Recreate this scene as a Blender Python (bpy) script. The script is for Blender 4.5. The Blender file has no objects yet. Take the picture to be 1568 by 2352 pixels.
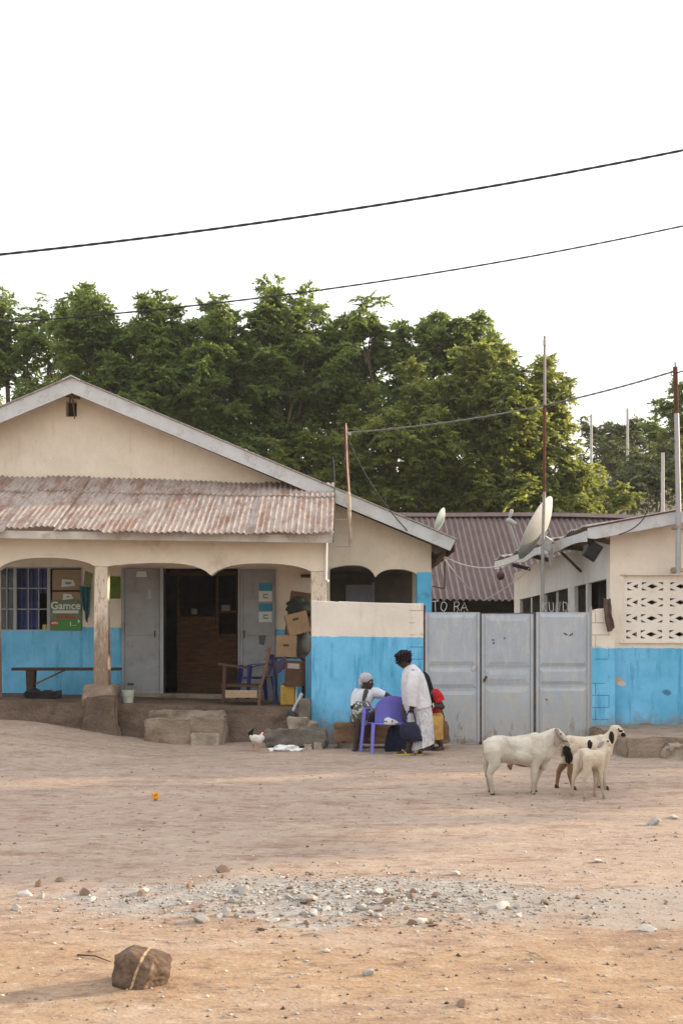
import bpy, bmesh, math, random
import numpy as np
from mathutils import Vector, Matrix, Euler, noise, geometry
R = math.radians
random.seed(7)
scene = bpy.context.scene
COL = scene.collection

# ---------------------------------------------------------------- camera
CAM_H, FP, CX, HY = 1.6, 2631.5, 784.0, 1474.5      # eye height, focal length and horizon in photo units (1568 x 2352)
cam = bpy.data.cameras.new('camera')
cam.sensor_fit = 'VERTICAL'; cam.sensor_height = 36.0
cam.lens = FP / 2352 * 36.0
cam.shift_y = (HY - 1176) / 2352
cam.clip_start = 0.1; cam.clip_end = 2000
co = bpy.data.objects.new('camera', cam); COL.objects.link(co)
co.location = (0, 0, CAM_H); co.rotation_euler = (R(90), 0, 0)
scene.camera = co

# ---------------------------------------------------------------- light
SUN_EL, SUN_AZ = R(17), R(72)                        # azimuth from +Y (away from the camera) towards +X
world = bpy.data.worlds.new('World'); scene.world = world
world.use_nodes = True
wn, wl = world.node_tree.nodes, world.node_tree.links
wn.clear()
sky = wn.new('ShaderNodeTexSky'); sky.sky_type = 'NISHITA'; sky.sun_disc = False
sky.sun_elevation = SUN_EL; sky.sun_rotation = SUN_AZ
sky.dust_density = 4.0; sky.air_density = 1.0; sky.ozone_density = 1.0
hz = wn.new('ShaderNodeMix'); hz.data_type = 'RGBA'
hz.inputs['Factor'].default_value = 0.86
tc = wn.new('ShaderNodeTexCoord'); sx = wn.new('ShaderNodeSeparateXYZ'); rp = wn.new('ShaderNodeValToRGB')   # milky haze veil: brighter overhead, warmer low down
wl.new(tc.outputs['Generated'], sx.inputs[0]); wl.new(sx.outputs[2], rp.inputs[0])
rp.color_ramp.elements[0].position = 0.0; rp.color_ramp.elements[0].color = (.74, .70, .60, 1)
rp.color_ramp.elements[1].position = 0.9; rp.color_ramp.elements[1].color = (1.0, 1.02, 1.06, 1)
e_ = rp.color_ramp.elements.new(0.28); e_.color = (.78, .78, .76, 1)
vm = wn.new('ShaderNodeVectorMath'); vm.operation = 'SCALE'; vm.inputs['Scale'].default_value = 5.6
wl.new(rp.outputs[0], vm.inputs[0]); wl.new(vm.outputs[0], hz.inputs[7])
bg = wn.new('ShaderNodeBackground'); bg.inputs['Strength'].default_value = 0.10
wo = wn.new('ShaderNodeOutputWorld')
wl.new(sky.outputs[0], hz.inputs[6]); wl.new(hz.outputs[2], bg.inputs[0]); wl.new(bg.outputs[0], wo.inputs[0])
sl = bpy.data.lights.new('sun', 'SUN'); sl.energy = 2.2; sl.angle = R(1.0); sl.color = (1.0, 0.80, 0.55)
so = bpy.data.objects.new('sun', sl); COL.objects.link(so)
sd = Vector((math.sin(SUN_AZ) * math.cos(SUN_EL), math.cos(SUN_AZ) * math.cos(SUN_EL), math.sin(SUN_EL)))
so.rotation_euler = sd.to_track_quat('Z', 'Y').to_euler(); so.location = (30, 20, 20)
vs = scene.view_settings
vs.view_transform = 'Standard'; vs.look = 'None'; vs.gamma = 1; vs.exposure = 1.7
scene.cycles.max_bounces = 8; scene.cycles.diffuse_bounces = 4; scene.cycles.transparent_max_bounces = 6

# ---------------------------------------------------------------- coordinates
def X(dx, Y): return (dx - CX) * Y / FP
def Zh(dy, Y): return CAM_H + (HY - dy) * Y / FP
def P(dx, dy, Y): return Vector((X(dx, Y), Y, Zh(dy, Y)))
def conv(x0, y0, k): return lambda x, y, Y: P((x0 + x / k) / 1.10204, (y0 + y / k) / 1.10204, Y)
Q2 = conv(400, 1380, 3.4844); Q4 = conv(1060, 1200, 3.359); Q5 = conv(1200, 1800, 2.9697)
Q1 = conv(0, 1180, 3.4578); Q6 = conv(0, 1400, 5.1133); Q7 = conv(860, 1620, 5.2267); QA5 = conv(600, 1500, 5.2267)
YW, YA, YG, YR = 18.0, 18.6, 20.8, 18.25             # boundary wall and gate, porch arcade, gable wall, right house
def sstep(a, b, x):
    t = max(0.0, min(1.0, (x - a) / (b - a))); return t * t * (3 - 2 * t)
def gz(x, y):                                        # height of the yard
    z = 0.36 * sstep(13.5, 18.2, y) * sstep(-2.4, -5.6, x) if y < 30 else 0.36 * sstep(-2.4, -5.6, x)
    z += 0.035 * noise.noise(Vector((x * .35, y * .35, 0))) * (1 if y < 17 else .4)
    if y < 19: z += 0.012 * noise.noise(Vector((x * 1.7, y * 1.7, 4))) + 0.005 * noise.noise(Vector((x * 6, y * 6, 9)))
    if y < 17:
        n1 = noise.noise(Vector((x * 3.1, y * 3.1, 21))); z += .005 * (abs(n1) - .2) * (1.4 if y < 10 else .8)      # trampled, scuffed surface
        for off in (0.0, 1.35):                          # old tyre ruts crossing the yard
            c_ = 11.2 + off + .11 * x + .35 * math.sin(x * .35); q_ = (y - c_) / .11
            z += -.018 * math.exp(-q_ * q_) + .009 * math.exp(-((abs(q_) - 1.7) / .6) ** 2)
        rk = (x + .93) ** 2 + (y - 5.3) ** 2; z += .022 * math.exp(-rk / .05)
    d = ((x + .1) / 1.7) ** 2 + ((y - 7.1) / .7) ** 2
    z += 0.035 * max(0, 1 - d)
    return z

# ---------------------------------------------------------------- geometry collector
class G:
    def __init__(s): s.v = []; s.f = []; s.m = []
    def add(s, vs_, fs, mi=0):
        o = len(s.v); s.v += [Vector(p) for p in vs_]; s.f += [tuple(i + o for i in f) for f in fs]; s.m += [mi] * len(fs); return s
    def box(s, c, d, rot=None, mi=0):
        h = Vector(d) / 2; M3 = Euler(rot).to_matrix() if rot else Matrix.Identity(3)
        pts = [Vector(c) + M3 @ Vector((a * h.x, b * h.y, e * h.z)) for a in (-1, 1) for b in (-1, 1) for e in (-1, 1)]
        return s.add(pts, [(0, 1, 3, 2), (4, 6, 7, 5), (0, 4, 5, 1), (2, 3, 7, 6), (0, 2, 6, 4), (1, 5, 7, 3)], mi)
    def bx(s, x0, x1, y0, y1, z0, z1, mi=0): return s.box(((x0+x1)/2, (y0+y1)/2, (z0+z1)/2), (abs(x1-x0), abs(y1-y0), abs(z1-z0)), None, mi)
    def bar(s, p, q, w, h=None, mi=0):               # a squared bar from p to q
        p, q = Vector(p), Vector(q); d = (q - p); L = d.length; h = h or w
        rot = d.to_track_quat('Z', 'Y').to_euler()
        return s.box((p + q) / 2, (w, h, L), rot, mi)
    def tube(s, pts, rad, n=8, mi=0, cap=True):
        pts = [Vector(p) for p in pts]
        if not hasattr(rad, '__len__'): rad = [rad] * len(pts)
        vs_, fs = [], []; up = None
        for i, p in enumerate(pts):
            t = (pts[min(i+1, len(pts)-1)] - pts[max(i-1, 0)]).normalized()
            if up is None: up = t.orthogonal().normalized()
            a = (up - t * up.dot(t)); a = a.normalized() if a.length > 1e-6 else t.orthogonal().normalized(); up = a
            b = t.cross(a)
            for k in range(n):
                th = 2 * math.pi * k / n; vs_.append(p + (a * math.cos(th) + b * math.sin(th)) * rad[i])
        for i in range(len(pts) - 1):
            for k in range(n): fs.append((i*n+k, i*n+(k+1) % n, (i+1)*n+(k+1) % n, (i+1)*n+k))
        if cap: fs.append(tuple(range(n-1, -1, -1))); fs.append(tuple(range((len(pts)-1)*n, len(pts)*n)))
        return s.add(vs_, fs, mi)
    def cap(s, p, q, r0, r1, n=12, mi=0):            # tapered capsule
        p, q = Vector(p), Vector(q); d = (q - p).normalized() if (q-p).length > 1e-6 else Vector((0, 0, 1))
        pts, rd = [], []
        for a in (85, 60, 30): pts.append(p - d * r0 * math.sin(R(a))); rd.append(r0 * math.cos(R(a)))
        pts.append(p); rd.append(r0); pts.append(q); rd.append(r1)
        for a in (30, 60, 85): pts.append(q + d * r1 * math.sin(R(a))); rd.append(r1 * math.cos(R(a)))
        return s.tube(pts, rd, n, mi)
    def chain(s, pts, rad, n=12, mi=0):
        for i in range(len(pts)-1): s.cap(pts[i], pts[i+1], rad[i], rad[i+1], n, mi)
        return s
    def sph(s, c, r, rot=None, nu=16, nv=10, mi=0, jit=0, seed=0):
        if not hasattr(r, '__len__'): r = (r, r, r)
        M3 = Euler(rot).to_matrix() if rot else Matrix.Identity(3); c = Vector(c); vs_, fs = [], []
        for j in range(1, nv):
            ph = math.pi * j / nv
            for i in range(nu):
                th = 2 * math.pi * i / nu; d = Vector((math.sin(ph)*math.cos(th), math.sin(ph)*math.sin(th), math.cos(ph)))
                k = 1 + (jit * noise.noise(d * 1.7 + Vector((seed, 0, 0))) if jit else 0)
                vs_.append(c + M3 @ Vector((d.x*r[0]*k, d.y*r[1]*k, d.z*r[2]*k)))
        n0 = len(vs_); vs_ += [c + M3 @ Vector((0, 0, r[2])), c - M3 @ Vector((0, 0, r[2]))]
        for j in range(nv - 2):
            for i in range(nu): fs.append((j*nu+i, (j+1)*nu+i, (j+1)*nu+(i+1) % nu, j*nu+(i+1) % nu))
        for i in range(nu):
            fs.append((n0, i, (i+1) % nu)); fs.append((n0+1, (nv-2)*nu+(i+1) % nu, (nv-2)*nu+i))
        return s.add(vs_, fs, mi)
    def loft(s, rings, n=28, fold=0, nf=7, mi=0, cap=True, ph=0):   # ring = (edge point, opposite edge point, half depth[, fold amount])
        vs_, fs = [], []
        for ri, rg in enumerate(rings):
            a, b, d = Vector(rg[0]), Vector(rg[1]), rg[2]; fa = rg[3] if len(rg) > 3 else fold
            c = (a + b) / 2; u = (b - a) / 2
            ax = Vector((u.z, 0, -u.x)); w = Vector((0, 1, 0)); w = (w - u * (w.dot(u) / max(u.length_squared, 1e-9))).normalized() * d
            for k in range(n):
                th = 2 * math.pi * k / n
                q = 1 + fa * (math.sin(nf * th + ph + .6 * math.sin(ri * .9)) * .6 + .4 * math.sin((nf*2+1) * th + ri * .35))
                vs_.append(c + (u * math.cos(th) + w * math.sin(th)) * q)
        for i in range(len(rings) - 1):
            for k in range(n): fs.append((i*n+k, i*n+(k+1) % n, (i+1)*n+(k+1) % n, (i+1)*n+k))
        if cap: fs.append(tuple(range(n-1, -1, -1))); fs.append(tuple(range((len(rings)-1)*n, len(rings)*n)))
        return s.add(vs_, fs, mi)
    def plate(s, outer, holes, y0, y1, mi=0, axis='Y'):   # polygon in (x, z), thickness y0..y1; axis X: polygon in (y, z), thickness in x
        loops = [outer] + list(holes)
        flat = [p for l in loops for p in l]
        tris = geometry.tessellate_polygon([[Vector((p[0], p[1], 0)) for p in l] for l in loops])
        mkp = (lambda p, y: Vector((p[0], y, p[1]))) if axis == 'Y' else (lambda p, y: Vector((y, p[0], p[1])))
        n = len(flat); vs_ = [mkp(p, y0) for p in flat] + [mkp(p, y1) for p in flat]
        fs = [tuple(t) for t in tris] + [tuple(n + i for i in reversed(t)) for t in tris]
        o = 0
        for l in loops:
            for i in range(len(l)):
                j = (i+1) % len(l); fs.append((o+i, o+j, n+o+j, n+o+i))
            o += len(l)
        return s.add(vs_, fs, mi)
    def grid(s, fn, nu, nv, mi=0):
        vs_ = [fn(i / nu, j / nv) for j in range(nv+1) for i in range(nu+1)]
        fs = [(j*(nu+1)+i, j*(nu+1)+i+1, (j+1)*(nu+1)+i+1, (j+1)*(nu+1)+i) for j in range(nv) for i in range(nu)]
        return s.add(vs_, fs, mi)
    def sheet(s, fn, nu, nv, th, mi=0):              # a grid given thickness along its normals
        g = G().grid(fn, nu, nv); bm = bmesh.new(); g.into(bm)
        bmesh.ops.recalc_face_normals(bm, faces=bm.faces); bm.normal_update()
        bmesh.ops.solidify(bm, geom=bm.faces[:], thickness=th)
        bm.verts.index_update()
        s.add([v.co.copy() for v in bm.verts], [tuple(v.index for v in f.verts) for f in bm.faces], mi); bm.free(); return s
    def into(s, bm):
        vv = [bm.verts.new(p) for p in s.v]; bm.verts.ensure_lookup_table()
        for f, mi in zip(s.f, s.m):
            try: bm.faces.new([vv[i] for i in f]).material_index = mi
            except ValueError: pass
    def xf(s, M4): s.v = [M4 @ p for p in s.v]; return s
    def rough(s, amp, sc, seed=0):
        for p in s.v:
            q = p * sc + Vector((seed, seed * .7, 0)); p += Vector((noise.noise(q), noise.noise(q + Vector((9, 0, 0))), noise.noise(q + Vector((0, 17, 0))))) * amp
        return s

WL = {}
def link(o, parent, base):
    COL.objects.link(o); WL[o.name] = Vector(base)
    if parent is not None: o.parent = parent; o.location = Vector(base) - WL[parent.name]
    else: o.location = base
    return o
def tag(o, label=None, cat=None, group=None, kind=None):
    if label: o['label'] = label
    if cat: o['category'] = cat
    if group: o['group'] = group
    if kind: o['kind'] = kind
    return o
def thing(name, loc, label, cat, group=None):
    o = bpy.data.objects.new(name, None); o.empty_display_size = .2
    link(o, None, loc); return tag(o, label, cat, group)
def finish(me, g, mat, smooth, bevel, subdiv, recalc=True):
    bm = bmesh.new(); g.into(bm)
    if recalc: bmesh.ops.recalc_face_normals(bm, faces=bm.faces)
    if bevel:
        es = [e for e in bm.edges if len(e.link_faces) == 2 and e.calc_face_angle(0) > .5]
        bmesh.ops.bevel(bm, geom=es, offset=bevel, segments=2, affect='EDGES', profile=.5)
    if subdiv: bmesh.ops.subdivide_edges(bm, edges=bm.edges[:], cuts=subdiv, use_grid_fill=True)
    bm.to_mesh(me); bm.free()
    for m_ in (mat if isinstance(mat, (list, tuple)) else [mat]): me.materials.append(m_)
    if smooth:
        me.polygons.foreach_set('use_smooth', [True] * len(me.polygons)); me.set_sharp_from_angle(angle=R(smooth))
def mk(name, g, mat, parent=None, smooth=0, bevel=0, subdiv=0, base=None, label=None, cat=None, group=None, kind=None):
    if base is None:
        a = np.array([p[:] for p in g.v]); lo, hi = a.min(0), a.max(0)
        base = Vector(((lo[0]+hi[0])/2, (lo[1]+hi[1])/2, lo[2]))
    h = G(); h.v = [p - base for p in g.v]; h.f = g.f; h.m = g.m
    me = bpy.data.meshes.new(name); finish(me, h, mat, smooth, bevel, subdiv)
    return tag(link(bpy.data.objects.new(name, me), parent, base), label, cat, group, kind)
def baked(name, g, mat, parent, voxel, it=4, patch=None, fac=.5, attr=None, **kw):   # closed pieces fused into one continuous skin
    me = bpy.data.meshes.new('tmp'); bm = bmesh.new(); g.into(bm); bmesh.ops.recalc_face_normals(bm, faces=bm.faces); bm.to_mesh(me); bm.free()
    o = bpy.data.objects.new('tmp', me); COL.objects.link(o)
    r = o.modifiers.new('r', 'REMESH'); r.mode = 'VOXEL'; r.voxel_size = voxel
    if it: sm = o.modifiers.new('s', 'SMOOTH'); sm.iterations = it; sm.factor = fac
    dg = bpy.context.evaluated_depsgraph_get(); ev = o.evaluated_get(dg).to_mesh()
    h = G(); h.v = [v.co.copy() for v in ev.vertices]; h.f = [tuple(p.vertices) for p in ev.polygons]; h.m = [0] * len(h.f)
    o.evaluated_get(dg).to_mesh_clear(); bpy.data.objects.remove(o)
    if patch: h.m = [patch(sum((h.v[i] for i in f), Vector()) / len(f)) for f in h.f]
    ob = mk(name, h, mat, parent, smooth=180, **kw)
    if attr:
        w = [attr(v) for v in h.v]
        for i, nm in enumerate(('black', 'tan')): ob.data.attributes.new(nm, 'FLOAT', 'POINT').data.foreach_set('value', [a[i] for a in w])
    return ob
def dup(o, loc, rot=None, label=None, group=None, scale=None):
    c = o.copy(); COL.objects.link(c); c.location = loc; WL[c.name] = Vector(loc)
    if rot: c.rotation_euler = rot
    if scale: c.scale = (scale,) * 3 if not hasattr(scale, '__len__') else scale
    if label: c['label'] = label
    if group: c['group'] = group
    for ch in o.children:
        d = ch.copy(); COL.objects.link(d); d.parent = c
        for gg in ch.children: e = gg.copy(); COL.objects.link(e); e.parent = d
    return c

# ---------------------------------------------------------------- materials
class N:                                             # small node-building helper
    def __init__(s, name):
        s.mat = bpy.data.materials.new(name); s.mat.use_nodes = True; s.t = s.mat.node_tree; s.t.nodes.clear()
        s.out = s.new('ShaderNodeOutputMaterial'); s.b = s.new('ShaderNodeBsdfPrincipled'); s.t.links.new(s.b.outputs[0], s.out.inputs[0])
        s.pos = s.new('ShaderNodeNewGeometry').outputs['Position']; s.obj = s.new('ShaderNodeTexCoord').outputs['Object']
    def new(s, k): return s.t.nodes.new(k)
    def put(s, sock, val):
        if hasattr(val, 'is_linked') or isinstance(val, bpy.types.NodeSocket): s.t.links.new(val, sock)
        else:
            if hasattr(val, '__len__') and len(val) == 3 and sock.type == 'RGBA': val = (*val, 1)
            sock.default_value = val
    def noise(s, co, scale, detail=5, rough=.6, stretch=None, seed=0):
        if stretch or seed:
            mp = s.new('ShaderNodeMapping'); s.put(mp.inputs[0], co); mp.inputs['Scale'].default_value = stretch or (1, 1, 1); mp.inputs['Location'].default_value = (seed, seed * .37, seed * 1.3); co = mp.outputs[0]
        n = s.new('ShaderNodeTexNoise'); s.put(n.inputs['Vector'], co); n.inputs['Scale'].default_value = scale; n.inputs['Detail'].default_value = detail; n.inputs['Roughness'].default_value = rough
        return n.outputs[0]
    def vor(s, co, scale, feat='F1'):
        n = s.new('ShaderNodeTexVoronoi'); n.feature = feat; s.put(n.inputs['Vector'], co); n.inputs['Scale'].default_value = scale; return n.outputs[0]
    def ramp(s, f, a, b):                            # smooth 0..1 between a and b
        n = s.new('ShaderNodeMapRange'); n.interpolation_type = 'SMOOTHSTEP'; s.put(n.inputs[0], f); n.inputs[1].default_value = a; n.inputs[2].default_value = b; return n.outputs[0]
    def mix(s, f, a, b):
        n = s.new('ShaderNodeMix'); n.data_type = 'RGBA'; s.put(n.inputs['Factor'], f); s.put(n.inputs[6], a); s.put(n.inputs[7], b); return n.outputs[2]
    def math(s, op, a, b=0.0, c=0.0):
        n = s.new('ShaderNodeMath'); n.operation = op; s.put(n.inputs[0], a); s.put(n.inputs[1], b); s.put(n.inputs[2], c); return n.outputs[0]
    def sep(s, v): n = s.new('ShaderNodeSeparateXYZ'); s.put(n.inputs[0], v); return n.outputs
    def bump(s, h, st=.3, dist=.02, prev=None):
        n = s.new('ShaderNodeBump'); s.put(n.inputs['Height'], h); n.inputs['Strength'].default_value = st; n.inputs['Distance'].default_value = dist
        if prev is not None: s.put(n.inputs['Normal'], prev)
        return n.outputs[0]
    def done(s, col, rough=.85, nrm=None, spec=.25, metal=0):
        s.put(s.b.inputs['Base Color'], col); s.put(s.b.inputs['Roughness'], rough); s.b.inputs['Specular IOR Level'].default_value = spec; s.b.inputs['Metallic'].default_value = metal
        if nrm is not None: s.put(s.b.inputs['Normal'], nrm)
        return s.mat
def sc(c, k): return tuple(min(1, x * k) for x in c)
def M(name, c, rough=.85, var=.2, scale=4, stain=None, samt=.5, sscale=2.5, bump=.25, bs=60, spec=.2, metal=0, stretch=None, dist=.01):
    n = N(name); f = n.noise(n.obj, scale, 6, .65, stretch)
    col = n.mix(n.ramp(f, .25, .75), sc(c, 1 - var), sc(c, 1 + var))
    if stain: col = n.mix(n.math('MULTIPLY', n.ramp(n.noise(n.obj, sscale, 7, .7, stretch, 11), .5, .68), samt), col, stain)
    return n.done(col, rough, n.bump(n.noise(n.obj, bs, 4, .6), bump, dist), spec, metal)

CREAM, BLUE = (.74, .66, .545), (.135, .50, .77)
def paint_wall(name, z0, slope=0.0, cream=CREAM, blue=BLUE, joints=None, patches=None):
    n = N(name); x, y, z = n.sep(n.pos)
    wob = n.math('MULTIPLY', n.math('SUBTRACT', n.noise(n.pos, 5, 5, .7), .5), .06)
    line = n.math('ADD', n.math('ADD', z, n.math('MULTIPLY', x, slope)), wob)
    big = n.noise(n.pos, 1.3, 6, .7); streak = n.noise(n.pos, 3.0, 6, .7, (3.0, 3.0, .35), 5); fine = n.noise(n.pos, 22, 5, .7)
    cr = n.mix(n.ramp(big, .3, .7), sc(cream, .90), sc(cream, 1.06))
    cr = n.mix(n.math('MULTIPLY', n.ramp(streak, .54, .74), .35), cr, (.46, .35, .25))
    cr = n.mix(n.math('MULTIPLY', n.ramp(fine, .60, .72), .45), cr, (.42, .33, .25))
    bl = n.mix(n.ramp(big, .3, .7), sc(blue, .84), (blue[0]*1.5, blue[1]*1.08, blue[2]*1.05))
    bl = n.mix(n.math('MULTIPLY', n.ramp(streak, .50, .70), .6), bl, (.045, .22, .40))
    bl = n.mix(n.math('MULTIPLY', n.ramp(fine, .62, .72), .5), bl, (.22, .42, .52))
    col = n.mix(n.math('GREATER_THAN', line, z0), bl, cr)
    dirt = n.math('MULTIPLY', n.ramp(n.math('ADD', n.math('MULTIPLY', z, -1.0), n.math('MULTIPLY', n.noise(n.pos, 4, 6, .7), 1.0)), -.05, .42), .85)   # mud splashed up from the ground
    col = n.mix(dirt, col, (.24, .17, .12))
    h = n.noise(n.pos, 14, 6, .65)
    nr = n.bump(h, .35, .012)
    if joints:
        x0, x1 = joints
        mp = n.new('ShaderNodeCombineXYZ'); n.put(mp.inputs[0], x); n.put(mp.inputs[1], z)
        br = n.new('ShaderNodeTexBrick'); n.put(br.inputs['Vector'], mp.outputs[0]); br.inputs['Scale'].default_value = 1
        br.inputs['Mortar Size'].default_value = .006; br.inputs['Brick Width'].default_value = .42; br.inputs['Row Height'].default_value = .19; br.inputs['Mortar Smooth'].default_value = .3
        w = n.math('ADD', x, n.math('MULTIPLY', wob, 2.0))
        msk = n.math('MULTIPLY', n.math('GREATER_THAN', w, x0), n.math('LESS_THAN', w, x1))
        msk = n.math('MULTIPLY', msk, n.ramp(n.noise(n.pos, 3, 3), .40, .5))
        jm = n.math('MULTIPLY', br.outputs['Fac'], msk)
        col = n.mix(n.math('MULTIPLY', jm, .75), col, n.mix(n.math('GREATER_THAN', line, z0), (.03, .13, .25), (.40, .30, .21)))
        nr = n.bump(n.math('MULTIPLY', jm, -1.0), .8, .02, nr)
    for (px, pz, r, c) in (patches or []):
        d = n.math('ADD', n.math('POWER', n.math('MULTIPLY', n.math('SUBTRACT', x, px), 1/r), 2.0), n.math('POWER', n.math('MULTIPLY', n.math('SUBTRACT', z, pz), 1.4/r), 2.0))
        d = n.math('ADD', d, n.math('MULTIPLY', n.math('SUBTRACT', n.noise(n.pos, 7, 4, .7), .5), 3.0))
        col = n.mix(n.ramp(d, .75, .45), col, c)
    return n.done(col, .88, nr, .18)
def iron_roof(name, base, rust, amt=.6, seed=0):     # old painted corrugated iron
    n = N(name)
    a = n.noise(n.pos, 1.6, 7, .75, (2.2, .8, .8), seed); b = n.noise(n.pos, 7, 6, .7, (2.5, .6, .6), seed + 3); c = n.noise(n.pos, 30, 4, .7)
    col = n.mix(n.ramp(b, .3, .7), sc(base, .8), sc(base, 1.2))
    col = n.mix(n.math('MULTIPLY', n.ramp(a, .46, .62), amt), col, rust)
    col = n.mix(n.math('MULTIPLY', n.ramp(b, .56, .68), amt * .8), col, sc(rust, .62))
    s1 = n.noise(n.pos, 1.0, 5, .7, (13, 1.5, 1.5), seed + 7); s2 = n.noise(n.pos, 1.0, 5, .75, (22, 2.6, 2.6), seed + 9)
    col = n.mix(n.math('MULTIPLY', n.ramp(s1, .50, .62), amt * .75), col, sc(rust, .8)); col = n.mix(n.math('MULTIPLY', n.ramp(s2, .54, .64), .55), col, sc(base, 1.42))
    col = n.mix(n.math('MULTIPLY', n.ramp(c, .6, .72), .4), col, sc(base, 1.5))
    return n.done(col, .72, n.bump(c, .2, .01), .3)
# ================================================================ materials
cream_plain = M('cream_plaster', CREAM, .9, .07, 2, (.44, .32, .21), .45, 2.2)
facia = M('grey_painted_board', (.52, .53, .54), .8, .08, 3, (.30, .25, .20), .5, 5)
fascia_old = M('weathered_board', (.50, .46, .42), .85, .12, 4, (.28, .20, .15), .6, 4)
galv = M('galvanised_sheet', (.34, .36, .39), .6, .10, 2.5, (.24, .21, .18), .5, 3, .15, 30, .4)
gate_m = None
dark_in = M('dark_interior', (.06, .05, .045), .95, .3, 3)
dark_brown = M('brown_boards', (.10, .07, .05), .9, .3, 5)  # mottled dark brown for rafters, eaves plank and bracket
conc = M('rough_concrete', (.28, .22, .17), .95, .22, 3, (.13, .09, .065), .7, 2.2, .7, 25, .1, dist=.03)
conc_l = M('pale_concrete', (.36, .30, .24), .95, .2, 4, (.17, .12, .09), .6, 3, .7, 28, .1, dist=.03)
mud = M('mud_plinth', (.155, .11, .083), .97, .3, 2.2, (.075, .052, .04), .7, 1.8, .8, 20, .1, dist=.04)
wood_d = M('dark_wood', (.075, .045, .032), .75, .35, 6, (.04, .025, .02), .6, 5, .3, 40, .2, stretch=(1, 1, 6))
wood_m = M('brown_wood', (.17, .095, .055), .75, .3, 5, (.07, .04, .028), .6, 5, .3, 40, .2, stretch=(1, 1, 5))
wood_l = M('pale_wood', (.40, .29, .19), .8, .2, 5, (.2, .13, .08), .5, 5)
card = M('cardboard', (.36, .235, .13), .9, .1, 3, (.24, .15, .09), .4, 3)
white_wall = paint_wall('grey_white_plaster', -50, 0, (.66, .66, .65))
steel = M('galvanised_pipe', (.34, .345, .36), .5, .1, 6, (.30, .24, .18), .4, 8, .1, 60, .4, .2)
rust_m = M('rusty_pipe', (.105, .045, .03), .9, .3, 9, (.05, .028, .022), .6, 14)
wire_m = M('black_cable', (.035, .035, .04), .7, .1)
white_p = M('white_paint', (.72, .72, .70), .7, .06, 5)
blue_paint = M('blue_paint', BLUE, .85, .12, 4, (.04, .2, .38), .5, 3)

# ================================================================ ground, hill
def axis_pts(a, b, step, far, neg=True):
    pts = [a]; 
    while pts[-1] < b: pts.append(pts[-1] + step)
    s_ = step
    while pts[-1] < far: s_ *= 1.28; pts.append(pts[-1] + s_)
    if neg:
        s_ = step; lo = [a]
        while lo[-1] > -far: s_ *= 1.28; lo.append(lo[-1] - s_)
        pts = lo[:0:-1] + pts
    return pts
xs = axis_pts(-4.2, 4.2, .045, 900)
ys = [-600, -200, -60, -15, -4, 0, 2, 3, 3.6]; y_ = 4.0
while y_ < 19: ys.append(y_); y_ += .02 + .0052 * y_
st = .15
while y_ < 1200: ys.append(y_); st *= 1.25; y_ += st
xa, ya = np.array(xs), np.array(ys)
gv = np.array([(x, y, gz(x, y)) for y in ys for x in xs], dtype=np.float32)
nx, ny = len(xs), len(ys)
ii = np.arange((nx-1) * (ny-1)); r_, c_ = ii // (nx-1), ii % (nx-1); q0 = r_ * nx + c_
gf = np.stack([q0, q0+1, q0+nx+1, q0+nx], 1).astype(np.int32)
def np_mesh(name, v, f):
    me = bpy.data.meshes.new(name); k = f.shape[1]
    me.vertices.add(len(v)); me.vertices.foreach_set('co', np.ascontiguousarray(v, np.float32).ravel())
    me.loops.add(f.size); me.loops.foreach_set('vertex_index', np.ascontiguousarray(f, np.int32).ravel())
    me.polygons.add(len(f)); me.polygons.foreach_set('loop_start', np.arange(0, f.size, k, dtype=np.int32))
    me.update(calc_edges=True); return me
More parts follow.
